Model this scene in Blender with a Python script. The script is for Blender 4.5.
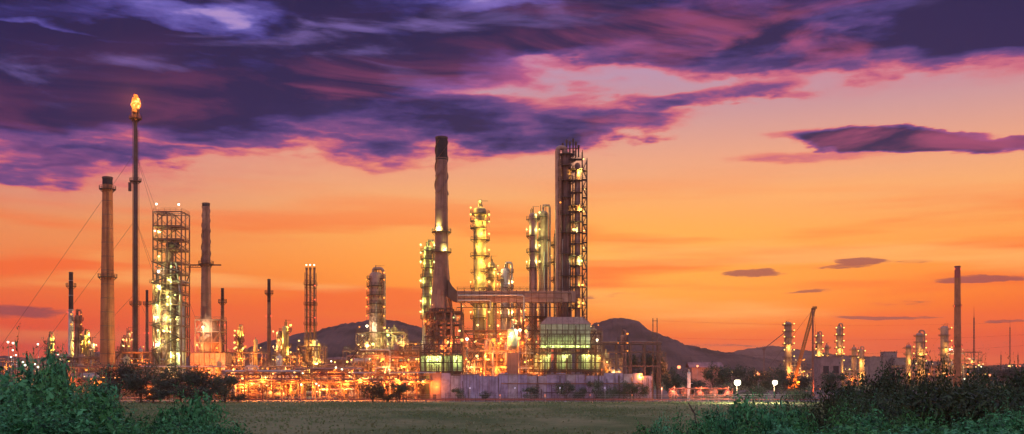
import bpy, math, random
from mathutils import Vector, noise as mnoise
for o in list(bpy.data.objects):
    bpy.data.objects.remove(o)
SC = bpy.context.scene
COL = SC.collection
R = math.radians
PI = math.pi

# ------------------------------------------------------------------ camera
F = 1024.0            # focal length in pixels (36 mm lens on a 36 mm sensor)
HORY = 378.0          # image row of the horizon
CAMZ = 7.5            # eye height above the field
cam_d = bpy.data.cameras.new('camera')
cam = bpy.data.objects.new('camera', cam_d)
COL.objects.link(cam)
cam_d.sensor_width = 36.0
cam_d.lens = 36.0
cam_d.shift_y = (HORY - 217.0) / 1024.0
cam_d.clip_start = 0.5
cam_d.clip_end = 60000.0
cam.location = (0, 0, CAMZ)
cam.rotation_euler = (PI / 2, 0, 0)
SC.camera = cam
SC.render.engine = 'CYCLES'
SC.cycles.use_denoising = True
SC.cycles.max_bounces = 5
SC.cycles.diffuse_bounces = 2
SC.cycles.glossy_bounces = 2
SC.cycles.transmission_bounces = 2
SC.cycles.volume_bounces = 0
SC.cycles.sample_clamp_indirect = 2.0
SC.cycles.sample_clamp_direct = 0.0
SC.cycles.use_light_tree = True
SC.view_settings.view_transform = 'Standard'
SC.view_settings.look = 'None'
SC.view_settings.exposure = 0.0
SC.view_settings.gamma = 1.0
SC.view_settings.use_curve_mapping = False


def PX(x, Y):
    return (x - 512.0) / F * Y


def PZ(y, Y):
    return CAMZ + (HORY - y) / F * Y


def lin(c):
    return tuple(((v / 255.0) / 12.92 if v <= 10.3 else (((v / 255.0) + 0.055) / 1.055) ** 2.4) for v in c) + (1.0,)


# ------------------------------------------------------------------ node helper
class NT:
    def __init__(self, tree):
        self.t = tree
        tree.nodes.clear()

    def n(self, typ, **kw):
        nd = self.t.nodes.new(typ)
        for k, v in kw.items():
            setattr(nd, k, v)
        return nd

    def put(self, sock, v):
        if isinstance(v, bpy.types.NodeSocket):
            self.t.links.new(v, sock)
        elif v is not None:
            sock.default_value = v

    def m(self, op, a, b=None, c=None, clamp=False):
        nd = self.n('ShaderNodeMath', operation=op, use_clamp=clamp)
        self.put(nd.inputs[0], a)
        self.put(nd.inputs[1], b)
        self.put(nd.inputs[2], c)
        return nd.outputs[0]

    def smooth(self, v, lo, hi, a=0.0, b=1.0):
        nd = self.n('ShaderNodeMapRange', interpolation_type='SMOOTHSTEP')
        self.put(nd.inputs['Value'], v)
        for k, q in (('From Min', lo), ('From Max', hi), ('To Min', a), ('To Max', b)):
            self.put(nd.inputs[k], q)
        return nd.outputs[0]

    def mix(self, f, a, b, mode='MIX'):
        nd = self.n('ShaderNodeMix', data_type='RGBA', blend_type=mode)
        self.put(nd.inputs[0], f)
        self.put(nd.inputs[6], a)
        self.put(nd.inputs[7], b)
        return nd.outputs[2]

    def ramp(self, f, stops, interp='LINEAR'):
        nd = self.n('ShaderNodeValToRGB')
        cr = nd.color_ramp
        cr.interpolation = interp
        while len(cr.elements) < len(stops):
            cr.elements.new(0.5)
        for e, (p, c) in zip(cr.elements, stops):
            e.position = p
        for e, (p, c) in zip(cr.elements, stops):
            e.position = p
            e.color = c if len(c) == 4 else tuple(c) + (1.0,)
        self.put(nd.inputs[0], f)
        return nd.outputs[0]

    def noise(self, vec, scale, detail=4.0, rough=0.55, dist=0.0):
        nd = self.n('ShaderNodeTexNoise')
        self.put(nd.inputs['Vector'], vec)
        self.put(nd.inputs['Scale'], scale)
        nd.inputs['Detail'].default_value = detail
        nd.inputs['Roughness'].default_value = rough
        nd.inputs['Distortion'].default_value = dist
        return nd.outputs['Fac'] if 'Fac' in nd.outputs else nd.outputs[0]

    def scalev(self, vec, s):
        nd = self.n('ShaderNodeVectorMath', operation='MULTIPLY')
        self.put(nd.inputs[0], vec)
        nd.inputs[1].default_value = s
        return nd.outputs[0]

    def addv(self, vec, s):
        nd = self.n('ShaderNodeVectorMath', operation='ADD')
        self.put(nd.inputs[0], vec)
        nd.inputs[1].default_value = s
        return nd.outputs[0]


# ------------------------------------------------------------------ sky (world)
def sky():
    w = bpy.data.worlds.new('World')
    SC.world = w
    w.use_nodes = True
    T = NT(w.node_tree)
    d = T.n('ShaderNodeTexCoord').outputs['Generated']
    sep = T.n('ShaderNodeSeparateXYZ')
    T.put(sep.inputs[0], d)
    x, y, z = sep.outputs
    az = T.m('MULTIPLY', T.m('ARCTAN2', x, y), 180 / PI)
    el = T.m('MULTIPLY', T.m('ARCSINE', z), 180 / PI)

    def ae(px, py):
        u = (px - 512.0) / F
        return math.degrees(math.atan(u)), math.degrees(math.atan2((HORY - py) / F, math.hypot(1, u)))

    # clear dusk sky by elevation
    def est(lst):
        return [(max(0, (e + 2) / 52.0), lin(c)) for e, c in lst]
    f = T.m('DIVIDE', T.m('ADD', el, 2.0), 52.0, clamp=True)
    warm = T.ramp(f, est([(-2, (226, 70, 28)), (0.6, (236, 72, 20)), (2.2, (247, 90, 14)), (4.2, (252, 124, 22)),
                          (6.2, (252, 148, 52)), (8, (246, 160, 78)), (10, (238, 164, 106)), (12, (226, 158, 126)),
                          (15, (186, 142, 154)), (20, (158, 134, 188)), (30, (165, 156, 214)), (50, (160, 165, 216))]))
    left = T.ramp(f, est([(-2, (220, 76, 40)), (2.0, (238, 92, 40)), (5, (240, 120, 52)), (8, (228, 138, 84)),
                          (10, (206, 138, 122)), (13, (190, 128, 140)), (18, (170, 132, 182)), (30, (165, 156, 214)),
                          (50, (160, 165, 216))]))
    back = T.ramp(f, est([(-2, (200, 150, 150)), (4, (222, 178, 172)), (12, (216, 186, 196)), (30, (190, 182, 214)),
                          (50, (160, 165, 216))]))
    warm = T.mix(T.smooth(az, -29.0, -5.0, 1.0, 0.0), warm, left)
    base = T.mix(T.smooth(y, 0.55, -0.35), warm, back)

    gold = T.m('MULTIPLY', T.smooth(T.m('ABSOLUTE', T.m('SUBTRACT', az, 6.0)), 20.0, 0.0), T.m('MULTIPLY', T.smooth(el, 1.5, 5.0), T.smooth(el, 11.5, 6.5)))
    base = T.mix(T.m('MULTIPLY', gold, .6), base, lin((255, 178, 70)))
    rim = T.m('MULTIPLY', T.smooth(T.m('ABSOLUTE', T.m('SUBTRACT', az, 3.0)), 10.0, 30.0), T.smooth(el, 6.5, 1.0))
    base = T.mix(T.m('MULTIPLY', T.m('MULTIPLY', rim, .8), T.smooth(y, .3, .7)), base, lin((232, 62, 20)))
    # long thin streaks of brighter and redder air low in the west
    vs = T.scalev(d, (1.0, 1.0, 12.0))
    st = T.noise(vs, 3.2, 4.0, 0.5)
    lowf = T.smooth(el, 12.5, 6.0)
    base = T.mix(T.m('MULTIPLY', T.smooth(st, 0.46, 0.66), T.m('MULTIPLY', lowf, 0.75)), base, lin((243, 96, 34)))
    st2 = T.noise(T.addv(vs, (3.1, 1.7, 0.4)), 2.6, 4.0, 0.5)
    base = T.mix(T.m('MULTIPLY', T.smooth(st2, 0.52, 0.70), T.m('MULTIPLY', T.m('MULTIPLY', lowf, T.smooth(el, .5, 4.0)), 0.75)), base, lin((254, 176, 96)))

    # cloud shapes: domain-warped ellipses and one broad deck
    vn = T.scalev(d, (1.0, 1.0, 3.4))
    wa = T.noise(vn, 7.0, 5.0, 0.5)
    wb = T.noise(T.addv(vn, (5.2, 1.3, 7.7)), 9.0, 5.0, 0.52)
    azw = T.m('MULTIPLY_ADD', T.m('SUBTRACT', wa, 0.5), 9.0, az)
    elw = T.m('MULTIPLY_ADD', T.m('SUBTRACT', wb, 0.5), 4.2, el)

    def ell(px, py, rx, ry, wgt, tilt=0.0, A=azw, E=elw):
        a0, e0 = ae(px, py)
        a1, _ = ae(px + rx, py)
        _, e1 = ae(px, py - ry)
        ra, re = a1 - a0, e1 - e0
        da = T.m('SUBTRACT', A, a0)
        u = T.m('DIVIDE', da, ra)
        v = T.m('DIVIDE', T.m('MULTIPLY_ADD', da, tilt, T.m('SUBTRACT', E, e0)), re)
        r2 = T.m('MULTIPLY_ADD', u, u, T.m('MULTIPLY', v, v))
        return T.m('MULTIPLY', T.smooth(r2, 1.0, 0.0), wgt)

    def total(lst, A=azw, E=elw):
        s = None
        for e in lst:
            q = ell(*e, A=A, E=E)
            s = q if s is None else T.m('ADD', s, q)
        return s

    # lower edge of the deck by azimuth, read as a curve
    pts = [(-60, 11.0), (ae(0, 170)[0], ae(0, 168)[1]), (ae(120, 165)[0], ae(120, 160)[1]), (ae(260, 150)[0], ae(260, 146)[1]),
           (ae(400, 140)[0], ae(400, 136)[1]), (ae(500, 140)[0], ae(500, 130)[1]), (ae(590, 120)[0], ae(590, 86)[1]),
           (ae(700, 80)[0], ae(700, 70)[1]), (ae(830, 80)[0], ae(830, 74)[1]), (ae(960, 66)[0], ae(960, 64)[1]),
           (ae(1024, 70)[0], ae(1024, 72)[1]), (60, 14.5)]
    cs = [(0.0, (0.52,) * 3)] + [((a + 180) / 360, (e / 25.0,) * 3) for a, e in [(a, e - (1.3 if a < 2 else 0.5)) for a, e in pts]] + [(1.0, (0.52,) * 3)]
    edge = T.m('MULTIPLY', T.ramp(T.m('DIVIDE', T.m('ADD', az, 180.0), 360.0), cs, 'B_SPLINE'), 25.0)
    deck = T.smooth(T.m('SUBTRACT', elw, edge), -2.2, 7.5)
    fb = T.noise(T.addv(T.scalev(d, (1.0, 1.0, 4.2)), (2.0, 9.0, 1.0)), 4.6, 6.0, 0.52, 0.5)
    fb2 = T.noise(T.addv(T.scalev(d, (1.0, 1.0, 4.4)), (8.0, 3.0, 2.0)), 9.0, 7.0, 0.58, 0.35)
    fine = T.noise(T.addv(T.scalev(d, (1.0, 1.0, 5.0)), (3.0, 5.0, 9.0)), 34.0, 5.0, 0.6, 0.4)
    masses = total([(540, 118, 190, 30, 0.50), (620, 124, 90, 17, 0.35), (715, 97, 110, 15, 0.5), (40, 168, 130, 18, 0.45),
                    (130, 158, 160, 12, 0.36), (300, 146, 170, 14, 0.30), (430, 134, 140, 16, .26), (350, 122, 190, 30, .34), (790, 52, 230, 24, .32), (900, 58, 240, 24, .34), (700, 66, 150, 16, .2), (180, 110, 200, 40, .2), (260, 156, 260, 12, .16), (420, 146, 200, 10, .14), (90, 95, 230, 55, 0.35), (330, 70, 150, 60, 0.22),
                    (660, 28, 190, 40, 0.40), (980, 18, 120, 45, 0.55), (820, 32, 130, 30, 0.25)])
    lens = total([(890, 138, 118, 14, 1.5, 0.06), (965, 147, 110, 9, 1.1, 0.06), (820, 134, 80, 7, 0.35, .03), (830, 155, 150, 9, 0.22)],
                 A=T.m('MULTIPLY_ADD', T.m('SUBTRACT', fb2, 0.5), 5.0, az), E=T.m('MULTIPLY_ADD', T.m('SUBTRACT', fb2, 0.5), 1.3, el))
    holes = total([(190, 14, 120, 17, -0.5), (50, 22, 60, 8, -0.35), (235, 36, 60, 9, -0.3), (500, 0, 90, 9, -0.5), (170, 50, 120, 5, -0.18),
                   (845, 18, 60, 12, -0.2), (455, 84, 90, 16, -0.30), (620, 76, 130, 12, -0.28), (560, 62, 60, 9, -0.2)])
    bar = total([(150, 30, 120, 11, 0.5), (30, 32, 60, 12, 0.4)])
    D = T.m('ADD', T.m('MULTIPLY', T.m('MULTIPLY', deck, T.smooth(el, 46.0, 22.0, .15, 1.0)), T.smooth(y, -0.1, 0.7, .20, 1.0)), T.m('ADD', masses, T.m('ADD', lens, T.m('ADD', holes, bar))))
    gate = T.smooth(D, 0.0, 0.30)
    D = T.m('ADD', D, T.m('MULTIPLY', T.m('MULTIPLY', gate, T.m('SUBTRACT', fine, 0.5)), .5))
    D = T.m('ADD', D, T.m('MULTIPLY', gate, T.m('ADD', T.m('MULTIPLY', T.m('SUBTRACT', fb, 0.5), 1.5),
                                                T.m('MULTIPLY', T.m('SUBTRACT', fb2, 0.5), 0.95))))
    pink = T.ramp(D, [(0.0, lin((228, 120, 108))), (0.20, lin((214, 80, 92))), (0.36, lin((186, 84, 116))), (0.52, lin((116, 68, 124))),
                      (0.70, lin((70, 52, 112))), (0.88, lin((38, 33, 90))), (1.0, lin((25, 23, 74)))])
    lav = T.ramp(D, [(0.0, lin((176, 150, 205))), (0.25, lin((150, 128, 196))), (0.45, lin((98, 88, 168))), (0.66, lin((62, 56, 128))),
                     (0.85, lin((34, 33, 92))), (1.0, lin((22, 22, 70)))])
    hi = T.smooth(T.m('SUBTRACT', elw, edge), 1.8, 7.5)
    cc = T.mix(hi, pink, lav)
    al = T.smooth(D, -0.02, 0.46)
    # thin veils under the deck catch the last red light
    veil = T.noise(T.addv(T.scalev(d, (1.0, 1.0, 5.0)), (1.0, 6.0, 4.0)), 5.5, 6.0, .55, .8)
    vf = T.m('MULTIPLY', T.smooth(veil, .47, .68), T.smooth(T.m('SUBTRACT', el, edge), 8.5, 0.5))
    cc = T.mix(T.m('MULTIPLY', T.m('MULTIPLY', vf, T.smooth(az, -24.0, -4.0, .35, 1.0)), .6), cc, lin((192, 84, 122)))
    veil2 = T.noise(T.addv(T.scalev(d, (1.0, 1.0, 5.5)), (4.0, 2.0, 7.0)), 7.0, 6.0, .55, .6)
    cc = T.mix(T.m('MULTIPLY', T.m('MULTIPLY', T.smooth(veil2, .50, .72), hi), .6), cc, lin((126, 104, 178)))
    # away from the sunset the deck loses its red
    cc = T.mix(T.smooth(y, 0.5, -0.4), cc, lav)
    col = T.mix(al, base, cc)
    # small low bars of cloud
    A2 = T.m('MULTIPLY_ADD', T.m('SUBTRACT', fb2, 0.5), 2.0, az)
    E2 = T.m('MULTIPLY_ADD', T.m('SUBTRACT', fb2, 0.5), 1.1, el)
    bars = total([(755, 273, 42, 6, 1.0), (862, 261, 34, 6, 1.0, 0.03), (845, 267, 40, 4, 0.6), (880, 318, 80, 3.2, 1.0), (985, 279, 62, 4.2, 1.1, 0.03),
                  (912, 262, 30, 3, 0.4), (15, 312, 70, 8, 0.8), (820, 292, 50, 3, 0.5), (1010, 319, 30, 2.5, 0.7), (905, 302, 60, 3, 0.35),
                  (600, 296, 60, 2.6, 0.35), (720, 345, 90, 2.6, 0.4)], A=A2, E=E2)
    bn = T.m('ADD', bars, T.m('MULTIPLY', T.smooth(bars, 0.05, 0.3), T.m('ADD', T.m('MULTIPLY', T.m('SUBTRACT', fb2, 0.5), 1.0), T.m('MULTIPLY', T.m('SUBTRACT', fine, 0.5), 1.9))))
    col = T.mix(T.m('MULTIPLY', T.smooth(bn, 0.10, 0.85), 0.85), col, lin((140, 62, 72)))

    bg = T.n('ShaderNodeBackground')
    T.put(bg.inputs['Color'], col)
    bg.inputs['Strength'].default_value = SKY_STRENGTH
    ns = T.n('ShaderNodeTexSky')
    ns.sky_type = 'NISHITA'
    ns.sun_disc = False
    ns.sun_elevation = R(SUN_EL)
    ns.sun_rotation = R(SUN_AZ)
    bg2 = T.n('ShaderNodeBackground')
    T.put(bg2.inputs['Color'], ns.outputs[0])
    bg2.inputs['Strength'].default_value = 0.004
    add = T.n('ShaderNodeAddShader')
    T.put(add.inputs[0], bg.outputs[0])
    T.put(add.inputs[1], bg2.outputs[0])
    out = T.n('ShaderNodeOutputWorld')
    T.put(out.inputs['Surface'], add.outputs[0])
    w.cycles.sampling_method = 'MANUAL'
    w.cycles.sample_map_resolution = 512


SKY_STRENGTH = 1.14
SUN_EL = 2.0
SUN_AZ = 12.0      # degrees right of the view axis
sky()
sun_d = bpy.data.lights.new('sun', 'SUN')
sun_d.energy = 0.35
sun_d.angle = R(10)
sun_d.color = (1.0, 0.5, 0.22)
sun = bpy.data.objects.new('sun', sun_d)
COL.objects.link(sun)
sd = Vector((math.sin(R(SUN_AZ)) * math.cos(R(SUN_EL)), math.cos(R(SUN_AZ)) * math.cos(R(SUN_EL)), math.sin(R(SUN_EL))))
sun.rotation_euler = (-sd).to_track_quat('-Z', 'Y').to_euler()
sun.location = (0, 0, 60)


# ------------------------------------------------------------------ materials
MATS = {}


def mat(name, col, rough=0.6, metal=0.0, var=0.25, scale=0.6, col2=None, bump=0.0, bscale=4.0, streak=0.0, spec=0.4):
    m = bpy.data.materials.new(name)
    m.use_nodes = True
    T = NT(m.node_tree)
    tc = T.n('ShaderNodeTexCoord').outputs['Object']
    info = T.n('ShaderNodeObjectInfo')
    off = T.n('ShaderNodeVectorMath', operation='ADD')
    T.put(off.inputs[0], tc)
    T.put(off.inputs[1], info.outputs['Location'])
    v = off.outputs[0]
    nz = T.noise(v, scale, 5.0, 0.6)
    c1 = tuple(col) + (1.0,)
    c2 = (tuple(col2) if col2 else tuple(q * (1 - var * 1.6) for q in col)) + (1.0,)
    cc = T.mix(T.smooth(nz, 0.35, 0.68), c1, c2)
    if streak:
        sv = T.scalev(v, (2.2, 2.2, 0.10))
        sn = T.noise(sv, 1.0, 4.0, 0.6)
        cc = T.mix(T.m('MULTIPLY', T.smooth(sn, 0.48, 0.72), streak), cc, tuple(q * 0.35 for q in c2[:3]) + (1.0,))
    rv = T.m('MULTIPLY_ADD', T.m('SUBTRACT', info.outputs['Random'], 0.5), 0.22, 1.0)
    hs = T.n('ShaderNodeHueSaturation')
    T.put(hs.inputs['Color'], cc)
    T.put(hs.inputs['Value'], rv)
    b = T.n('ShaderNodeBsdfPrincipled')
    T.put(b.inputs['Base Color'], hs.outputs[0])
    T.put(b.inputs['Roughness'], T.m('MULTIPLY_ADD', nz, 0.25, rough - 0.12, clamp=True))
    b.inputs['Metallic'].default_value = metal
    b.inputs['Specular IOR Level'].default_value = spec
    if bump:
        bp = T.n('ShaderNodeBump')
        bp.inputs['Strength'].default_value = bump
        bp.inputs['Distance'].default_value = 0.1
        T.put(bp.inputs['Height'], T.noise(v, bscale, 4.0, 0.6))
        T.put(b.inputs['Normal'], bp.outputs[0])
    o = T.n('ShaderNodeOutputMaterial')
    T.put(o.inputs[0], b.outputs[0])
    MATS[name] = m
    return m


def emat(name, col, strength):
    m = bpy.data.materials.new(name)
    m.use_nodes = True
    T = NT(m.node_tree)
    e = T.n('ShaderNodeEmission')
    e.inputs[0].default_value = tuple(col) + (1.0,)
    e.inputs[1].default_value = strength
    o = T.n('ShaderNodeOutputMaterial')
    T.put(o.inputs[0], e.outputs[0])
    m.cycles.emission_sampling = 'NONE'
    MATS[name] = m
    return m


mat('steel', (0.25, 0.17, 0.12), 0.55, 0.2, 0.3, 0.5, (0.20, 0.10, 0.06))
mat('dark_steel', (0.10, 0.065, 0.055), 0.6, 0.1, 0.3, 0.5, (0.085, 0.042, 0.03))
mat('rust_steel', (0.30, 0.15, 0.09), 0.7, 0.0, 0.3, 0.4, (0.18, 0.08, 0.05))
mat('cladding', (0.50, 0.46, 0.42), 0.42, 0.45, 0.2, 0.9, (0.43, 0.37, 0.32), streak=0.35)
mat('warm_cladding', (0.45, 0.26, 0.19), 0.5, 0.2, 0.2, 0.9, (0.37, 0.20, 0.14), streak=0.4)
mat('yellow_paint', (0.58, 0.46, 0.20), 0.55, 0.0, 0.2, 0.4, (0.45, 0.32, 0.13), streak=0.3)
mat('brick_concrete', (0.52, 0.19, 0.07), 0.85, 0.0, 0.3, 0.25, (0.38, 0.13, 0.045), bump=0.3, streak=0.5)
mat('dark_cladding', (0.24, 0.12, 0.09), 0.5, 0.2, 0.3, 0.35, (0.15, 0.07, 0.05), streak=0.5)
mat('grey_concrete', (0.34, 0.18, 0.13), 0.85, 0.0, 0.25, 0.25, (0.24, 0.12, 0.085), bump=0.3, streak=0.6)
mat('soot', (0.045, 0.035, 0.035), 0.8, 0.0, 0.3, 0.5)
mat('pale_panel', (0.36, 0.35, 0.28), 0.55, 0.1, 0.25, 0.5, (0.25, 0.24, 0.18), streak=0.5)
mat('lilac_panel', (0.33, 0.28, 0.37), 0.75, 0.0, 0.2, 0.5, (0.22, 0.17, 0.23), streak=0.75)
mat('red_trail_and_cap', (0.45, 0.09, 0.06), 0.5, 0.0, 0.2, 0.5)  # red of light trails painted on the barrier rails; also far chimney cap
mat('grey_panel', (0.36, 0.32, 0.34), 0.75, 0.0, 0.2, 0.5, (0.25, 0.20, 0.21), streak=0.75)
mat('crane_paint', (0.65, 0.27, 0.05), 0.5, 0.0, 0.2, 0.5)
mat('white_paint', (0.62, 0.60, 0.57), 0.5, 0.0, 0.2, 0.4, streak=0.3)
mat('roof_sheet', (0.30, 0.18, 0.15), 0.6, 0.0, 0.25, 0.4, streak=0.3)
mat('house_wall', (0.34, 0.25, 0.22), 0.8, 0.0, 0.2, 0.3, streak=0.4)
mat('dark_glass', (0.03, 0.03, 0.035), 0.15, 0.0, 0.1, 0.5)
mat('bark', (0.10, 0.07, 0.05), 0.9, 0.0, 0.3, 3.0, bump=0.5, bscale=12)
mat('galvanised', (0.36, 0.36, 0.37), 0.5, 0.4, 0.2, 1.0)
mat('wood_pole', (0.20, 0.13, 0.09), 0.85, 0.0, 0.3, 1.5)
LC = {'white': (1.0, 0.92, 0.62), 'warm': (1.0, 0.58, 0.18), 'sodium': (1.0, 0.26, 0.035), 'mercury': (0.80, 1.0, 0.30), 'red': (1.0, 0.10, 0.05),
      'gold': (1.0, 0.64, 0.13)}
for k, c in LC.items():
    emat('lamp_' + k, c, {'white': 5.0, 'red': 3.0}.get(k, 3.2))


# ------------------------------------------------------------------ mesh builder
class MB:
    def __init__(self):
        self.v = []
        self.f = []
        self.mi = []
        self.cur = 0

    def face(self, *ix):
        self.f.append(ix)
        self.mi.append(self.cur)

    def box(self, c, s, rz=0.0):
        cx, cy, cz = c
        hx, hy, hz = s[0] / 2, s[1] / 2, s[2] / 2
        ca, sa = math.cos(rz), math.sin(rz)
        b = len(self.v)
        for dz in (-hz, hz):
            for dx, dy in ((-hx, -hy), (hx, -hy), (hx, hy), (-hx, hy)):
                self.v.append((cx + dx * ca - dy * sa, cy + dx * sa + dy * ca, cz + dz))
        self.face(b + 3, b + 2, b + 1, b)
        self.face(b + 4, b + 5, b + 6, b + 7)
        for i in range(4):
            j = (i + 1) % 4
            self.face(b + i, b + j, b + 4 + j, b + 4 + i)
        return self

    def _frame(self, p, q):
        d = (Vector(q) - Vector(p))
        L = d.length
        d = d / L if L > 1e-9 else Vector((0, 0, 1))
        up = Vector((0, 0, 1)) if abs(d.z) < 0.95 else Vector((0, 1, 0))
        s = d.cross(up).normalized()
        u = s.cross(d).normalized()
        return d, s, u

    def beam(self, p, q, w, h=None):
        h = h or w
        d, s, u = self._frame(p, q)
        b = len(self.v)
        for e in (Vector(p), Vector(q)):
            for a, c in ((-1, -1), (1, -1), (1, 1), (-1, 1)):
                self.v.append(tuple(e + s * (a * w / 2) + u * (c * h / 2)))
        self.face(b + 3, b + 2, b + 1, b)
        self.face(b + 4, b + 5, b + 6, b + 7)
        for i in range(4):
            j = (i + 1) % 4
            self.face(b + i, b + j, b + 4 + j, b + 4 + i)
        return self

    def tube(self, p, q, r, n=8, r2=None, cap=True):
        return self.poly([p, q], r, n, r2, cap)

    def poly(self, pts, r, n=8, r2=None, cap=True):
        P = [Vector(p) for p in pts]
        r2 = r if r2 is None else r2
        rows = []
        su = None
        for i, p in enumerate(P):
            a = P[max(0, i - 1)]
            c = P[min(len(P) - 1, i + 1)]
            d, s, u = self._frame(a, c)
            if su is not None and s.dot(su) < 0:
                s, u = -s, -u
            su = s
            rr = r + (r2 - r) * i / max(1, len(P) - 1)
            b = len(self.v)
            for k in range(n):
                t = 2 * PI * k / n
                self.v.append(tuple(p + s * (math.cos(t) * rr) + u * (math.sin(t) * rr)))
            rows.append(b)
        for i in range(len(rows) - 1):
            for k in range(n):
                j = (k + 1) % n
                self.face(rows[i] + k, rows[i] + j, rows[i + 1] + j, rows[i + 1] + k)
        if cap:
            self.face(*[rows[0] + k for k in reversed(range(n))])
            self.face(*[rows[-1] + k for k in range(n)])
        return self

    def lathe(self, prof, n=20, c=(0, 0)):
        rows = []
        for r, z in prof:
            b = len(self.v)
            if r < 1e-6:
                self.v.append((c[0], c[1], z))
                rows.append((b, 1))
            else:
                for k in range(n):
                    t = 2 * PI * k / n
                    self.v.append((c[0] + r * math.cos(t), c[1] + r * math.sin(t), z))
                rows.append((b, n))
        for (b0, n0), (b1, n1) in zip(rows, rows[1:]):
            for k in range(n):
                j = (k + 1) % n
                if n0 == 1 and n1 == 1:
                    continue
                if n0 == 1:
                    self.face(b0, b1 + j, b1 + k) if False else self.face(b0, b1 + k, b1 + j)
                elif n1 == 1:
                    self.face(b0 + k, b0 + j, b1)
                else:
                    self.face(b0 + k, b0 + j, b1 + j, b1 + k)
        return self

    def ring(self, r0, r1, z0, z1, n=20, c=(0, 0)):
        return self.lathe([(r0, z0), (r1, z0), (r1, z1), (r0, z1), (r0, z0)], n, c)

    def ball(self, c, r, n=8, m=5, sz=1.0):
        prof = [(0.0 if i in (0, m) else r * math.sin(PI * i / m), c[2] - r * sz * math.cos(PI * i / m)) for i in range(m + 1)]
        return self.lathe(prof, n, (c[0], c[1]))

    def mesh(self, name, mats, smooth=False):
        me = bpy.data.meshes.new(name)
        me.from_pydata(self.v, [], self.f)
        for m in (mats if isinstance(mats, (list, tuple)) else [mats]):
            me.materials.append(MATS[m] if isinstance(m, str) else m)
        if isinstance(mats, (list, tuple)) and len(mats) > 1:
            me.polygons.foreach_set('material_index', self.mi)
        if smooth:
            me.polygons.foreach_set('use_smooth', [True] * len(me.polygons))
            try:
                me.set_sharp_from_angle(angle=R(38))
            except Exception:
                pass
        me.update()
        return me

    def build(self, name, mats, parent=None, smooth=False, loc=None, rz=0.0):
        return link(name, self.mesh(name, mats, smooth), parent, loc, rz)


def link(name, me, parent=None, loc=None, rz=0.0):
    o = bpy.data.objects.new(name, me)
    COL.objects.link(o)
    if parent is not None:
        o.parent = parent
    if loc is not None:
        o.location = loc
    if rz:
        o.rotation_euler = (0, 0, rz)
    return o


def thing(name, label, cat, loc=(0, 0, 0), rz=0.0, group=None):
    o = bpy.data.objects.new(name, None)
    COL.objects.link(o)
    o.empty_display_size = 0.5
    o.location = loc
    o.rotation_euler = (0, 0, rz)
    return tag(o, label, cat, group)


def tag(o, label, cat, group=None):
    o['label'] = label
    o['category'] = cat
    if group:
        o['group'] = group
    return o


def struct(o):
    o['kind'] = 'structure'
    return o


# ------------------------------------------------------------------ lamps
LAMP_ME = {}


def lamp_mesh(color, r):
    k = (color, round(r, 2))
    if k not in LAMP_ME:
        b = MB()
        b.cur = 0
        b.ball((0, 0, 0), r, 8, 5)
        b.cur = 1
        b.lathe([(r * 0.35, r * 0.85), (r * 0.9, r * 0.75), (r * 0.8, r * 1.15), (r * 0.2, r * 1.3), (0.0, r * 1.3)], 8)
        b.box((0, r * 0.7, r * 1.2), (r * 0.25, r * 1.6, r * 0.2))
        LAMP_ME[k] = b.mesh('lamp', ['lamp_' + color, 'dark_steel'])
    return LAMP_ME[k]


NL = [0]
LIGHT_DATA = {}


def glow(parent, loc, color, power, r=0.4):
    """the light that a lamp gives; alike lamps share one light datablock"""
    k = (color, power, r)
    if k not in LIGHT_DATA:
        d = bpy.data.lights.new('lamp_light', 'POINT')
        d.energy = power * LIGHT_GAIN
        d.color = LC[color]
        d.shadow_soft_size = r
        LIGHT_DATA[k] = d
    o = bpy.data.objects.new('lamp_light', LIGHT_DATA[k])
    COL.objects.link(o)
    if parent is not None:
        o.parent = parent
    o.location = loc
    NL[0] += 1
    return o


LIGHT_GAIN = 1.55


def lamp(parent, loc, color='warm', r=0.34, power=0, drop=0.9):
    o = link('lamp', lamp_mesh(color, r), parent, loc)
    if power:
        glow(parent, (loc[0], loc[1] + r + 0.22, loc[2] - 0.1), color, power, 0.14)
    return o


# ------------------------------------------------------------------ plant builders
def arc_plate(b, r0, r1, z0, z1, a0, a1, n=14):
    base = len(b.v)
    for i in range(n + 1):
        t = a0 + (a1 - a0) * i / n
        c, s = math.cos(t), math.sin(t)
        for r, z in ((r0, z0), (r1, z0), (r1, z1), (r0, z1)):
            b.v.append((r * c, r * s, z))
    for i in range(n):
        for k in range(4):
            j = (k + 1) % 4
            p = base + i * 4
            b.face(p + k, p + j, p + 4 + j, p + 4 + k)
    b.face(base, base + 1, base + 2, base + 3)
    e = base + n * 4
    b.face(e + 3, e + 2, e + 1, e)


def round_platform(par, r, z, a0=0.0, a1=2 * PI, w=1.3, m='dark_steel', c=(0, 0)):
    b = MB()
    arc_plate(b, r * 0.98, r + w, z - 0.18, z, a0, a1, 16)
    nb = max(3, int((a1 - a0) / 0.7))
    for i in range(nb + 1):
        t = a0 + (a1 - a0) * i / nb
        b.beam((r * 0.98 * math.cos(t), r * 0.98 * math.sin(t), z - 1.3), ((r + w) * math.cos(t), (r + w) * math.sin(t), z - 0.15), 0.14)
    p = b.build('platform', m, par, loc=(c[0], c[1], 0))
    g = MB()
    ro = r + w - 0.06
    for h in (0.55, 1.1):
        arc_plate(g, ro - 0.05, ro + 0.05, z + h - 0.05, z + h + 0.05, a0, a1, 16)
    for i in range(nb * 2 + 1):
        t = a0 + (a1 - a0) * i / (nb * 2)
        g.beam((ro * math.cos(t), ro * math.sin(t), z), (ro * math.cos(t), ro * math.sin(t), z + 1.1), 0.08)
    g.build('railing', m, p)
    return p


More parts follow.
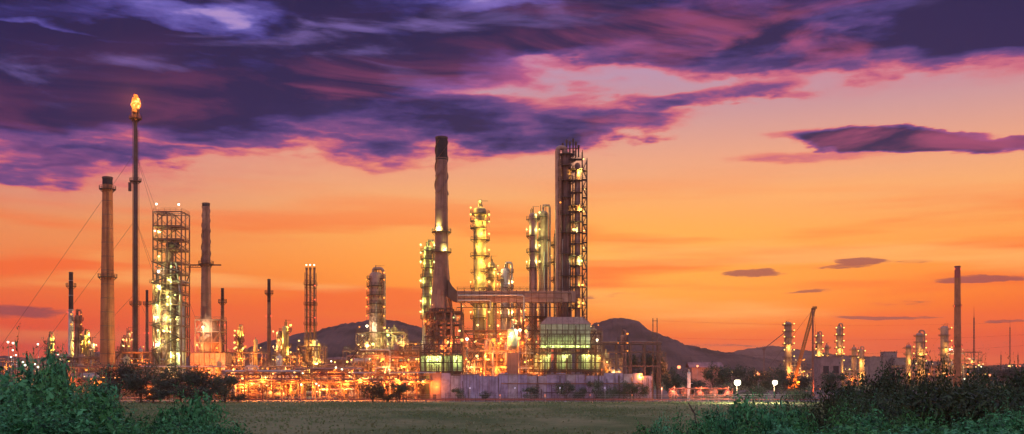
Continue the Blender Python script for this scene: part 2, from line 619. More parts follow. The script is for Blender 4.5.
def ladder(par, x, y, z0, z1, w=0.6, m='dark_steel', cage=True, axis='x'):
    b = MB()
    dx, dy = (w / 2, 0) if axis == 'x' else (0, w / 2)
    for s in (-1, 1):
        b.beam((x + s * dx, y + s * dy, z0), (x + s * dx, y + s * dy, z1), 0.1)
    k = z0 + 0.4
    while k < z1:
        b.beam((x - dx, y - dy, k), (x + dx, y + dy, k), 0.06)
        k += 0.5
    if cage:
        k = z0 + 2.2
        oy = -0.75
        while k < z1:
            if axis == 'x':
                b.poly([(x - dx, y, k), (x - dx, y + oy * .7, k), (x, y + oy, k), (x + dx, y + oy * .7, k), (x + dx, y, k)], 0.04, 4)
            else:
                b.poly([(x, y - dy, k), (x + .5, y - dy, k), (x + .75, y, k), (x + .5, y + dy, k), (x, y + dy, k)], 0.04, 4)
            k += 1.2
    return b.build('ladder', m, par)


def bend(pts, rad=0.8, n=4):
    """round the corners of a polyline"""
    P = [Vector(p) for p in pts]
    out = [P[0]]
    for a, b, c in zip(P, P[1:], P[2:]):
        u, v = (a - b), (c - b)
        k = min(rad, u.length * .45, v.length * .45)
        s, e = b + u.normalized() * k, b + v.normalized() * k
        for i in range(n + 1):
            t = i / n
            out.append(s * (1 - t) ** 2 + b * 2 * t * (1 - t) + e * t * t)
    out.append(P[-1])
    return [tuple(p) for p in out]


def pipe(par, pts, r=0.18, m='cladding', name='pipe', n=8, rad=None):
    b = MB()
    b.poly(bend(pts, rad or r * 3), r, n)
    return b.build(name, m, par, True)


def drum_h(par, c, L, r, m='cladding', axis='x', name='drum'):
    b = MB()
    prof = [(0.0, -L / 2 - r * .5), (r * .6, -L / 2 - r * .36), (r * .92, -L / 2 - r * .12), (r, -L / 2), (r, 0), (r, L / 2), (r * .92, L / 2 + r * .12),
            (r * .6, L / 2 + r * .36), (0.0, L / 2 + r * .5)]
    b.lathe(prof, 16)
    if axis == 'x':
        b.v = [(c[0] + z, c[1] + y, c[2] - x) for x, y, z in b.v]
    else:
        b.v = [(c[0] + x, c[1] + z, c[2] - y) for x, y, z in b.v]
    o = b.build(name, m, par, True)
    for k in (-.3, .3):
        s = MB()
        q = (c[0] + k * L, c[1], c[2] - r) if axis == 'x' else (c[0], c[1] + k * L, c[2] - r)
        s.box((q[0], q[1], q[2] - .2 + r * .15), (.35, r * 1.5, .9) if axis == 'x' else (r * 1.5, .35, .9))
        s.build('saddle', 'grey_concrete', o)
    return o


def drum_v(par, c, H, r, m='cladding', name='vessel', legs=True):
    b = MB()
    z = c[2]
    lo = z + (1.6 if legs else 0.0)
    b.lathe([(0.0, lo - r * .1), (r * .7, lo + r * .08), (r, lo + r * .4), (r, z + H - r * .45), (r * .92, z + H - r * .25), (r * .6, z + H - r * .07), (0.0, z + H)], 16, c[:2])
    if legs:
        for k in range(4):
            t = PI / 4 + k * PI / 2
            b.beam((c[0] + r * .8 * math.cos(t), c[1] + r * .8 * math.sin(t), z), (c[0] + r * .8 * math.cos(t), c[1] + r * .8 * math.sin(t), lo + r), .22)
    o = b.build(name, m, par, True)
    n = MB()
    n.tube((c[0], c[1], z + H - .2), (c[0], c[1], z + H + .8), r * .22, 8)
    n.build('nozzle', m, o, True)
    n = MB()
    n.tube((c[0] + r * .8, c[1], z + H * .6), (c[0] + r + .7, c[1], z + H * .6), r * .18, 8)
    n.build('nozzle', m, o, True)
    return o


def rail_box(b, x0, x1, y0, y1, z, h=1.1, step=2.0, t=0.08):
    for hh in (h * .5, h):
        b.beam((x0, y0, z + hh), (x1, y0, z + hh), t)
        b.beam((x0, y1, z + hh), (x1, y1, z + hh), t)
        b.beam((x0, y0, z + hh), (x0, y1, z + hh), t)
        b.beam((x1, y0, z + hh), (x1, y1, z + hh), t)
    nx = max(1, round((x1 - x0) / step))
    for i in range(nx + 1):
        x = x0 + (x1 - x0) * i / nx
        for y in (y0, y1):
            b.beam((x, y, z), (x, y, z + h), t)


def frame(par, x0, x1, y0, y1, zs, nx=2, ny=1, m='steel', pw=0.32, rng=None, brace=0.5, rails=True, fill=0.55):
    """open steel frame: every post, deck and brace set is a part"""
    rng = rng or random
    xs = [x0 + (x1 - x0) * i / nx for i in range(nx + 1)]
    ys = [y0 + (y1 - y0) * i / ny for i in range(ny + 1)]
    top = zs[-1]
    pm = None
    for x in xs:
        for y in ys:
            if pm is None:
                b = MB()
                b.box((0, 0, top / 2), (pw, pw, top))
                b.box((0, 0, .2), (pw * 2.2, pw * 2.2, .4))
                pm = b.mesh('post', m)
            link('post', pm, par, (x, y, 0))
    prev = 0.0
    for li, z in enumerate(zs):
        b = MB()
        for y in ys:
            b.beam((x0, y, z - .2), (x1, y, z - .2), pw * .7, .4)
        for x in xs:
            b.beam((x, y0, z - .2), (x, y1, z - .2), pw * .7, .4)
        for i in range(nx):                     # grating bays, some left open
            if rng.random() < fill:
                k = xs[i] + .1
                while k < xs[i + 1]:
                    b.box((k, (y0 + y1) / 2, z + .06), (.22, y1 - y0, .08))
                    k += .45
        d = b.build('deck', m, par)
        if rails:
            g = MB()
            rail_box(g, x0, x1, y0, y1, z)
            g.build('railing', m, d)
        for i in range(nx):
            for y in (y0, y1):
                if rng.random() < brace:
                    a, c = (xs[i], xs[i + 1]) if rng.random() < .5 else (xs[i + 1], xs[i])
                    b = MB()
                    b.beam((a, y, prev), (c, y, z - .3), .16)
                    if rng.random() < .5:
                        b.beam((c, y + .02, prev), (a, y + .02, z - .3), .16)
                    b.build('brace', m, par)
        prev = z


def stair(par, x0, x1, y, z0, z1, m='dark_steel'):
    b = MB()
    for s in (0, 1.0):
        b.beam((x0, y - s, z0), (x1, y - s, z1), .12, .3)
        b.beam((x0, y - s, z0 + 1), (x1, y - s, z1 + 1), .07)
    n = max(4, int((z1 - z0) / .35))
    for i in range(n):
        t = (i + .5) / n
        b.box((x0 + (x1 - x0) * t, y - .5, z0 + (z1 - z0) * t), (.35, 1.0, .05))
    return b.build('stair', m, par)


def clutter_pipes(par, rng, x0, x1, y0, y1, z0, z1, n, mats=('cladding', 'warm_cladding', 'steel', 'rust_steel'), rr=(.10, .32)):
    for _ in range(n):
        p = [rng.uniform(x0, x1), rng.uniform(y0, y1), rng.uniform(z0, z1)]
        pts = [tuple(p)]
        last = -1
        for k in range(rng.randint(2, 4)):
            ax = rng.choice([a for a in (0, 0, 1, 2, 2) if a != last])
            last = ax
            lo, hi = ((x0, x1), (y0, y1), (z0, z1))[ax]
            q = rng.uniform(lo, hi)
            if abs(q - p[ax]) < 1.2:
                q = lo if p[ax] > (lo + hi) / 2 else hi
            p[ax] = q
            pts.append(tuple(p))
        pipe(par, pts, rng.uniform(*rr), rng.choice(mats), n=6)


def column(px, ytop, Y, wpx, label, plats=(), m='cladding', name='process_column', cat='column', z0=0.0, arcs=True, lampc=None, lp=0, lr=.34,
           overhead=0, crown=True, seed=1, pw=1.3, lamps_at=None, group=None, extra=0, lad=True):
    rng = random.Random(seed)
    X = PX(px, Y)
    t = thing(name, label, cat, (X, Y, 0), 0, group)
    r = wpx / 2.0 / F * Y
    H = PZ(ytop, Y)
    b = MB()
    prof = [(r * 1.18, z0), (r * 1.18, z0 + .4), (r * 1.02, z0 + 3.0)]
    z = z0 + 6.0
    while z < H - r - 2:
        prof += [(r, z - .12), (r * 1.035, z - .1), (r * 1.035, z + .1), (r, z + .12)]
        z += rng.uniform(4.5, 7.5)
    prof += [(r, H - r * .55), (r * .93, H - r * .32), (r * .72, H - r * .13), (r * .4, H - r * .03), (0.0, H)]
    b.lathe(prof, 20)
    b.build('shell', m, t, True)
    zs = sorted(PZ(p, Y) for p in plats)
    prev = z0 + .3
    for i, z in enumerate(zs):
        if arcs:
            a = rng.uniform(0, 2 * PI)
            w = rng.uniform(3.6, 5.6)
            a0, a1 = a, a + w
        else:
            a0, a1 = 0.0, 2 * PI
        round_platform(t, r, z, a0, a1, pw)
        if lad:
            la = (-1 if i % 2 else 1)
            ladder(t, la * (r * .72), -(r * .75 + .35), prev, z + 1.0)
        prev = z
        if lampc:
            for s in ((-1, 1) if rng.random() < .45 else (rng.choice((-1, 1)),)):
                lamp(t, (s * (r + pw * .8), -(r * .5 + .7), z + 2.3), lampc, lr * rng.uniform(.6, 1.1), lp)
                k = MB()
                k.beam((s * (r + pw * .8), -(r * .5), z), (s * (r + pw * .8), -(r * .5), z + 2.9), .09)
                k.build('lamp_bracket', 'dark_steel', t)
    if crown:
        k = MB()
        for _ in range(5):
            a, q = rng.uniform(0, 6.28), rng.uniform(.1, .8) * r
            k.tube((q * math.cos(a), q * math.sin(a), H - r * .3), (q * math.cos(a), q * math.sin(a), H + rng.uniform(.6, 2.6)), rng.uniform(.08, .2), 6)
        k.beam((0, 0, H - .2), (0, 0, H + 2.6), .14)
        k.beam((0, 0, H + 2.4), (r + .8, 0, H + 2.4), .12)
        k.build('relief_valve', 'dark_steel', t)
    for q in range(overhead):
        s = 1 if q % 2 == 0 else -1
        rr = r * .20 + .1
        off = r + rr + .25 + (q // 2) * .9
        pipe(t, [(0, 0, H - .3), (0, 0, H + 1.6 + rr), (s * off, -.3 * r, H + 1.6 + rr), (s * off, -.3 * r, z0 + 2), (s * off, -.3 * r - 2.0, z0 + 2)], rr, m, 'overhead_pipe', 10, rr * 3)
    for q in range(extra):
        a = rng.uniform(PI * 1.05, PI * 1.95)
        rr = rng.uniform(.1, .22)
        d = r + rr + .15
        zz = rng.uniform(z0 + (H - z0) * .4, H - r)
        pipe(t, [(r * .8 * math.cos(a), r * .8 * math.sin(a), zz), (d * math.cos(a), d * math.sin(a), zz), (d * math.cos(a), d * math.sin(a), z0 + 1.0)], rr, rng.choice(['steel', 'cladding', 'rust_steel']), 'riser_pipe', 7)
    return t, r, H


def stack(px, ytop, Y, w0, w1, label, m='grey_concrete', name='chimney', cat='chimney', z0=0.0, soot=0.0, plats=(), red=(), strake=None, flare_y=None, flare_w=None,
          lad=True, rim=True, group=None, smat='soot', lampz=()):
    """tapering smoke stack: w0 / w1 widths in pixels at foot and top"""
    X = PX(px, Y)
    t = thing(name, label, cat, (X, Y, 0), 0, group)
    s = .5 / F * Y
    r0, r1 = w0 * s, w1 * s
    H = PZ(ytop, Y)
    zf = None
    if flare_y:
        zf = PZ(flare_y, Y)

    def rad(z):
        if zf is not None:
            if z < zf:
                k = (z - z0) / (zf - z0)
                return flare_w * s + (r0 - flare_w * s) * (k ** .8)
            return r0 + (r1 - r0) * (z - zf) / (H - zf)
        return r0 + (r1 - r0) * (z - z0) / (H - z0)
    zs = [z0 + (H - z0) * i / 24 for i in range(25)]
    zsoot = H - soot * (H - z0)
    b = MB()
    b.lathe([(rad(z), z) for z in zs if z < zsoot - .3] + [(rad(zsoot), zsoot)] + ([(rad(H) * .8, H), (rad(H) * .8, H - 2)] if not soot else []), 24)
    b.build('shaft', m, t, True)
    if soot:
        k = MB()
        k.lathe([(rad(zsoot) * 1.015, zsoot), (rad(H) * 1.015, H), (rad(H) * .82, H), (rad(H) * .82, H - 3)], 24)
        k.build('sooty_top', smat, t, True)
    if rim:
        k = MB()
        k.ring(rad(H) * .98, rad(H) * 1.10, H - .7, H - .1, 24)
        k.build('rim', 'dark_steel', t, True)
    zq = z0 + 5.0
    while zq < H - 3 and m != 'brick_concrete':
        k = MB()
        k.ring(rad(zq) * .99, rad(zq) + .12, zq - .12, zq + .12, 24)
        k.build('flange', m, t, True)
        zq += 6.2
    for p in plats:
        z = PZ(p, Y)
        round_platform(t, rad(z), z, 0, 2 * PI, 1.2)
    if lad:
        zz = PZ(plats[0], Y) if plats else H - 1
        r_ = rad(z0 + .5)
        b = MB()
        for q in (-.3, .3):
            b.beam((r_ * .5 + q, -r_ * .87 - .3, z0), (rad(H) * .5 + q, -rad(H) * .87 - .3, H - 1), .09)
        n = int((H - z0) / .8)
        for i in range(n):
            f = (i + .5) / n
            rr = rad(z0 + f * (H - z0 - 1))
            cx = r_ * .5 + (rad(H) * .5 - r_ * .5) * f
            cy = -(r_ * .87 + .3) + (r_ - rad(H)) * .87 * f
            b.beam((cx - .3, cy, z0 + f * (H - 1 - z0)), (cx + .3, cy, z0 + f * (H - 1 - z0)), .06)
        b.build('ladder', 'dark_steel', t)
    if strake:
        za, zb = PZ(strake[0], Y), PZ(strake[1], Y)     # low, high
        for k in range(3):
            b = MB()
            n = 60
            base = len(b.v)
            for i in range(n + 1):
                f = i / n
                z = za + (zb - za) * f
                a = k * 2.094 + f * (zb - za) / (rad(z) * 2 * 4.5) * 2 * PI
                rr = rad(z)
                for q, dz in ((rr * .97, -.10), (rr * 1.15, -.05), (rr * 1.15, .05), (rr * .97, .10)):
                    b.v.append((q * math.cos(a), q * math.sin(a), z + dz))
            for i in range(n):
                for q in range(4):
                    j = (q + 1) % 4
                    p = base + i * 4
                    b.face(p + q, p + j, p + 4 + j, p + 4 + q)
            b.build('strake', m, t)
    for p in red:
        z = PZ(p, Y)
        for sgn in (-1, 1):
            lamp(t, (sgn * (rad(z) + .3), -.5, z), 'red', .30 * max(1, Y / 500))
    return t, rad, H


def thin_stack(px, ytop, Y, w, label, ybot=None, m='white_paint', red=None, soot=.12, group=None):
    return stack(px, ytop, Y, w * 1.25, w * .8, label, m=m, soot=soot, red=(red,) if red else (), plats=(ytop + 14,) if Y < 600 else (), name='vent_stack', cat='stack', group=group)


def lamp_px(t, px, py, Y, color='warm', r=.34, power=0):
    return lamp(t, (PX(px, Y) - t.location.x, Y - t.location.y, PZ(py, Y)), color, r, power)


def unit(px0, px1, ytop, Y, depth, label, nlev=3, nx=3, seed=1, m='steel', drums=3, vess=2, pipes=14, lamps=6, lampc=('warm', 'sodium', 'gold'), power=900, nlight=3,
         name='process_unit', lr=.34, stairs=True, fill=.45, lightc='sodium'):
    """steel process structure with vessels, exchangers, pipes and lamps"""
    rng = random.Random(seed)
    x0, x1 = PX(px0, Y), PX(px1, Y)
    X = (x0 + x1) / 2
    t = thing(name, label, 'process unit', (X, Y, 0))
    x0 -= X
    x1 -= X
    H = PZ(ytop, Y)
    zs = [H * (i + 1) / nlev for i in range(nlev)]
    frame(t, x0, x1, 0, depth, zs, nx, 2, m, .3, rng, .45, True, fill)
    lv = [0.0] + zs[:-1]
    for k in range(drums):
        z = rng.choice(lv)
        hh = H / nlev
        r = min(rng.uniform(.7, 1.5), hh * .33)
        L = rng.uniform(3, min(8, (x1 - x0) * .7))
        drum_h(t, (rng.uniform(x0 + L / 2, x1 - L / 2), rng.uniform(1.6, depth - 1.6), z + r + .7), L, r, rng.choice(['cladding', 'warm_cladding', 'cladding']))
    for k in range(vess):
        z = rng.choice(lv)
        r = rng.uniform(.6, 1.3)
        drum_v(t, (rng.uniform(x0 + r, x1 - r), rng.uniform(1.4, depth - 1.4), z + .1), rng.uniform(.8, 1.7) * H / nlev, r, rng.choice(['cladding', 'warm_cladding', 'yellow_paint']))
    clutter_pipes(t, rng, x0, x1, -.8, depth * .8, .6, H * 1.0, pipes)
    if stairs:
        for i in range(len(zs)):
            a, c = (x0 + .6, x0 + .6 + min(5, (x1 - x0) * .5))
            if i % 2:
                a, c = c, a
            stair(t, a, c, -.3, lv[i], zs[i])
    for k in range(lamps):
        z = rng.choice(zs[:-1] + [zs[-1]]) if rng.random() < .75 else rng.uniform(2, H)
        x = rng.uniform(x0, x1)
        y = rng.uniform(-.6, depth * .5)
        lamp(t, (x, y, min(H + 2.4, z + rng.uniform(1.6, 2.6))), rng.choice(lampc), lr * rng.choice((.5, .6, .7, .8, 1.1)))
    for k in range(nlight):
        x = x0 + (x1 - x0) * (k + rng.uniform(.25, .75)) / nlight
        y = rng.uniform(-2.2, -.8)
        z = H * rng.uniform(.25, .9)
        lamp(t, (x, y, z), lightc if rng.random() < .75 else 'warm', .3, power)
        g = MB()
        g.beam((x, y + .3, z + .3), (x, .0, z + .3), .1)
        g.build('lamp_bracket', 'dark_steel', t)
    return t


def pipe_rack(px0, px1, ytop, Y, label, tiers=2, width=5.0, step=6.0, npipe=6, seed=1, m='steel', lamps=0, lampc='warm', power=0, nlight=0):
    rng = random.Random(seed)
    x0, x1 = PX(px0, Y), PX(px1, Y)
    X = (x0 + x1) / 2
    t = thing('pipe_rack', label, 'pipe rack', (X, Y, 0))
    x0 -= X
    x1 -= X
    H = PZ(ytop, Y)
    zs = [H * (.45 + .55 * (i + 1) / tiers) for i in range(tiers)]
    n = max(2, round((x1 - x0) / step))
    b = MB()
    for y in (0, width):
        b.box((0, y, H / 2), (.32, .32, H))
    for z in zs:
        b.beam((0, -.3, z), (0, width + .3, z), .28, .4)
    b.beam((0, 0, zs[0] * .1), (0, width, zs[0] * .9), .14)
    me = b.mesh('bent', m)
    for i in range(n + 1):
        link('bent', me, t, (x0 + (x1 - x0) * i / n, 0, 0))
    for z in zs:
        for y in (0, width):
            MB().beam((x0, y, z - .35), (x1, y, z - .35), .22, .35).build('girder', m, t)
        for k in range(npipe):
            r = rng.uniform(.12, .38)
            y = width * (k + .5) / npipe
            a, c = x0 - rng.uniform(0, 2), x1 + rng.uniform(0, 2)
            pts = [(a, y, z + .2 + r), (c, y, z + .2 + r)]
            if rng.random() < .4:
                xm = rng.uniform(x0 * .6, x1 * .6)
                pts = [(a, y, z + .2 + r), (xm, y, z + .2 + r), (xm, y, z + 1.8 + r), (xm + 4, y, z + 1.8 + r), (xm + 4, y, z + .2 + r), (c, y, z + .2 + r)]
            pipe(t, pts, r, rng.choice(['cladding', 'warm_cladding', 'steel', 'rust_steel']), n=8)
    for k in range(lamps):
        lamp(t, (rng.uniform(x0, x1), rng.uniform(-.6, 0), rng.uniform(H * .3, H + 1.5)), lampc if rng.random() < .6 else 'sodium', .3 * rng.uniform(.7, 1.2))
    for k in range(nlight):
        x = x0 + (x1 - x0) * (k + .5) / nlight
        lamp(t, (x, -1.0, H * rng.uniform(.35, .75)), 'sodium', .28, power)
        MB().beam((x, -.8, H * .8), (x, 0, H * .8), .1).build('lamp_bracket', 'dark_steel', t)
    return t


# ------------------------------------------------------------------ ground, field, hills
def ground_z(x, y):
    if y > 72:
        return 0.0
    t = max(0.0, min(1.0, (72.0 - y) / 64.0))
    s = t * t * (3 - 2 * t)
    return 5.7 * s


def ground_mat():
    m = bpy.data.materials.new('field_turf')
    m.use_nodes = True
    T = NT(m.node_tree)
    tc = T.n('ShaderNodeNewGeometry').outputs['Position']
    a = T.noise(T.scalev(tc, (1.0, .45, 1.0)), .035, 6.0, .6)
    b = T.noise(tc, .5, 5.0, .65)
    c = T.noise(tc, 4.0, 4.0, .65)
    col = T.mix(T.smooth(a, .40, .60), lin((74, 102, 52)), lin((136, 138, 90)))
    col = T.mix(T.m('MULTIPLY', T.smooth(b, .40, .70), .6), col, lin((80, 88, 50)))
    col = T.mix(T.m('MULTIPLY', T.smooth(c, .45, .70), .5), col, lin((152, 140, 104)))
    bs = T.n('ShaderNodeBsdfPrincipled')
    T.put(bs.inputs['Base Color'], col)
    bs.inputs['Roughness'].default_value = .95
    bs.inputs['Specular IOR Level'].default_value = .1
    bp = T.n('ShaderNodeBump')
    bp.inputs['Strength'].default_value = .8
    bp.inputs['Distance'].default_value = .25
    T.put(bp.inputs['Height'], T.m('ADD', b, T.m('MULTIPLY', c, .5)))
    T.put(bs.inputs['Normal'], bp.outputs[0])
    o = T.n('ShaderNodeOutputMaterial')
    T.put(o.inputs[0], bs.outputs[0])
    return m


MATS['turf'] = ground_mat()
b = MB()
xs = [-9000, -4000, -2000, -1000, -600, -400] + [-300 + 20 * i for i in range(31)] + [400, 600, 1000, 2000, 4000, 9000]
ys = [-400, -100, -40] + [i * 6 for i in range(24)] + [150, 200, 260, 320, 400, 600, 1000, 2000, 4000, 8000, 16000]
for y in ys:
    for x in xs:
        b.v.append((x, y, ground_z(x, y) + (0.0 if y > 130 else .12 * mnoise.noise((x * .1, y * .1, 0)))))
W = len(xs)
for j in range(len(ys) - 1):
    for i in range(W - 1):
        b.face(j * W + i, j * W + i + 1, (j + 1) * W + i + 1, (j + 1) * W + i)
struct(b.build('ground', 'turf', smooth=True))

# plant yard: hard standing behind the fence
mat('yard_gravel', (0.17, 0.14, 0.12), .9, 0, .3, .5, (0.10, 0.08, 0.07), bump=.4)
b = MB()
b.v = [(-420, 322, .004), (330, 322, .004), (520, 640, .004), (-520, 640, .004)]
b.face(0, 1, 2, 3)
struct(b.build('yard_ground', 'yard_gravel'))
# service road along the fence
mat('asphalt', (0.05, 0.048, 0.047), .85, 0, .25, .8, bump=.3, bscale=20)
b = MB()
b.v = [(-420, 324.5, .012), (330, 324.5, .012), (330, 330.5, .012), (-420, 330.5, .012)]
b.face(0, 1, 2, 3)
struct(b.build('service_road', 'asphalt'))

# rough grass standing on the field
mat('grass_blade', (0.15, 0.225, 0.085), .9, 0, .3, .04, (0.26, 0.28, 0.14), spec=.1)
rng = random.Random(5)
b = MB()
for _ in range(26000):
    y = 92 + 226 * (rng.random() ** .8)
    lim = y * .56
    x = rng.uniform(-lim, lim)
    k = mnoise.noise((x * .03, y * .02, 3.0)) + .5 * mnoise.noise((x * .15, y * .1, 9.0))
    if k < rng.uniform(-.6, .5):
        continue
    h = rng.uniform(.12, .38) * (1 + .8 * max(0, k))
    for q in range(2):
        a = rng.uniform(0, 6.28)
        w = rng.uniform(.10, .28)
        dx, dy = math.cos(a) * w, math.sin(a) * w
        lx, ly = rng.uniform(-.15, .15), rng.uniform(-.15, .15)
        i = len(b.v)
        z = ground_z(x, y)
        b.v += [(x - dx, y - dy, z - .02), (x + dx, y + dy, z - .02), (x + lx + dx * .3, y + ly, z + h), (x + lx - dx * .6, y + ly, z + h * .8)]
        b.face(i, i + 1, i + 2, i + 3)
o = b.build('field_grass', 'grass_blade')
o['kind'] = 'stuff'
o['label'] = 'rough olive grass covering the flat field before the plant'

# hills behind the plant
mat('hill_forest', (0.14, 0.085, 0.065), .95, 0, .4, .012, (0.025, 0.028, 0.02), bump=.6, bscale=.08, spec=.05)


def interp(pts, x):
    if x <= pts[0][0]:
        return pts[0][1]
    for (a, c), (e, g) in zip(pts, pts[1:]):
        if x <= e:
            t = (x - a) / (e - a)
            t = t * t * (3 - 2 * t) * .5 + t * .5
            return c + (g - c) * t
    return pts[-1][1]


def hill(pts, Y, half, seed, rough=1.0, label=None):
    """ridge whose crest passes through image points; a real height field with depth"""
    b = MB()
    xa, xb = PX(pts[0][0], Y), PX(pts[-1][0], Y)
    nx = int((pts[-1][0] - pts[0][0]) / 1.6)
    ny = 26
    for j in range(ny + 1):
        v = -1 + 2 * j / ny
        prof = (math.cos(v * PI / 2)) ** 1.4
        for i in range(nx + 1):
            px = pts[0][0] + (pts[-1][0] - pts[0][0]) * i / nx
            x = PX(px, Y)
            y = Y + v * half
            h = max(0.0, PZ(interp(pts, px), Y))
            h2 = h * prof
            n1 = mnoise.fractal((x * .004 + seed, y * .004, 0), 1.0, 2.0, 5)
            n2 = mnoise.noise((x * .035 + seed, y * .035, 5)) + .8 * mnoise.noise((x * .11, y * .11, seed)) + .5 * mnoise.noise((x * .3, y * .3, seed))
            h2 += (n1 * 14 * (1 - prof * .75) + n2 * 4.6 * (Y / 2500) * rough) * min(1, h / 30)
            b.v.append((x, y, h2 - 4.0 * (1 - prof) - 1.0))
    W = nx + 1
    for j in range(ny):
        for i in range(nx):
            b.face(j * W + i, j * W + i + 1, (j + 1) * W + i + 1, (j + 1) * W + i)
    return struct(b.build('hill', 'hill_forest', smooth=False))


hill([(215, 372), (250, 350), (285, 339), (315, 332), (345, 325), (370, 320), (392, 320), (415, 325), (440, 336), (470, 348), (510, 360), (560, 374)], 2200, 500, 1.0)
hill([(540, 372), (565, 350), (585, 330), (596, 322), (610, 318.5), (624, 318), (634, 321), (646, 330), (662, 336), (680, 344), (700, 348.5), (720, 352), (745, 357), (780, 362), (840, 374)], 2600, 600, 4.0)
hill([(640, 372), (690, 362), (725, 354), (745, 349), (770, 346), (800, 350), (840, 355), (880, 358), (930, 362), (980, 366), (1060, 372)], 4200, 700, 9.0, .8)
hill([(-120, 372), (-40, 360), (10, 356), (40, 359), (75, 354), (100, 352), (128, 356), (150, 351), (190, 356), (235, 352), (290, 362), (340, 372)], 3600, 600, 13.0, .8)
hill([(860, 374), (905, 369), (950, 367), (990, 366), (1030, 364), (1090, 366), (1180, 374)], 3200, 500, 17.0)

# ------------------------------------------------------------------ haze: the humid dusk air
hz = bpy.data.materials.new('haze_air')
hz.use_nodes = True
T = NT(hz.node_tree)
pv = T.n('ShaderNodeVolumePrincipled')
pv.inputs['Color'].default_value = (1.0, 0.80, 0.70, 1)
pv.inputs['Density'].default_value = 0.00010
pv.inputs['Anisotropy'].default_value = 0.55
o = T.n('ShaderNodeOutputMaterial')
T.put(o.inputs['Volume'], pv.outputs[0])
b = MB()
b.box((0, 2600, 90), (5200, 6000, 200))
MATS['haze_air'] = hz
HAZE = b.build('haze', 'haze_air')
HAZE['kind'] = 'stuff'
HAZE['label'] = 'thin humid dusk haze hanging over the whole plain'


# ------------------------------------------------------------------ foliage
def leaf_mat(name, c1, c2, trans=.35):
    m = bpy.data.materials.new(name)
    m.use_nodes = True
    T = NT(m.node_tree)
    g = T.n('ShaderNodeNewGeometry')
    info = T.n('ShaderNodeObjectInfo')
    pos = g.outputs['Position']
    k = T.m('MULTIPLY_ADD', g.outputs['Random Per Island'], .6, T.m('MULTIPLY', T.noise(pos, .9, 3.0, .6), .55))
    col = T.mix(T.smooth(k, .25, .9), c1 + (1,), c2 + (1,))
    hs = T.n('ShaderNodeHueSaturation')
    T.put(hs.inputs['Color'], col)
    T.put(hs.inputs['Value'], T.m('MULTIPLY_ADD', info.outputs['Random'], .45, .78))
    T.put(hs.inputs['Hue'], T.m('MULTIPLY_ADD', info.outputs['Random'], .05, .478))
    d = T.n('ShaderNodeBsdfPrincipled')
    T.put(d.inputs['Base Color'], hs.outputs[0])
    d.inputs['Roughness'].default_value = .55
    d.inputs['Specular IOR Level'].default_value = .3
    tr = T.n('ShaderNodeBsdfTranslucent')
    T.put(tr.inputs[0], hs.outputs[0])
    mx = T.n('ShaderNodeMixShader')
    mx.inputs[0].default_value = trans
    T.put(mx.inputs[1], d.outputs[0])
    T.put(mx.inputs[2], tr.outputs[0])
    o = T.n('ShaderNodeOutputMaterial')
    T.put(o.inputs[0], mx.outputs[0])
    MATS[name] = m


leaf_mat('leaf_green', (0.012, 0.055, 0.016), (0.13, 0.50, 0.155))
leaf_mat('leaf_dark', (0.018, 0.028, 0.010), (0.075, 0.135, 0.045), .25)
leaf_mat('leaf_tree', (0.05, 0.075, 0.045), (0.085, 0.11, 0.06), .25)


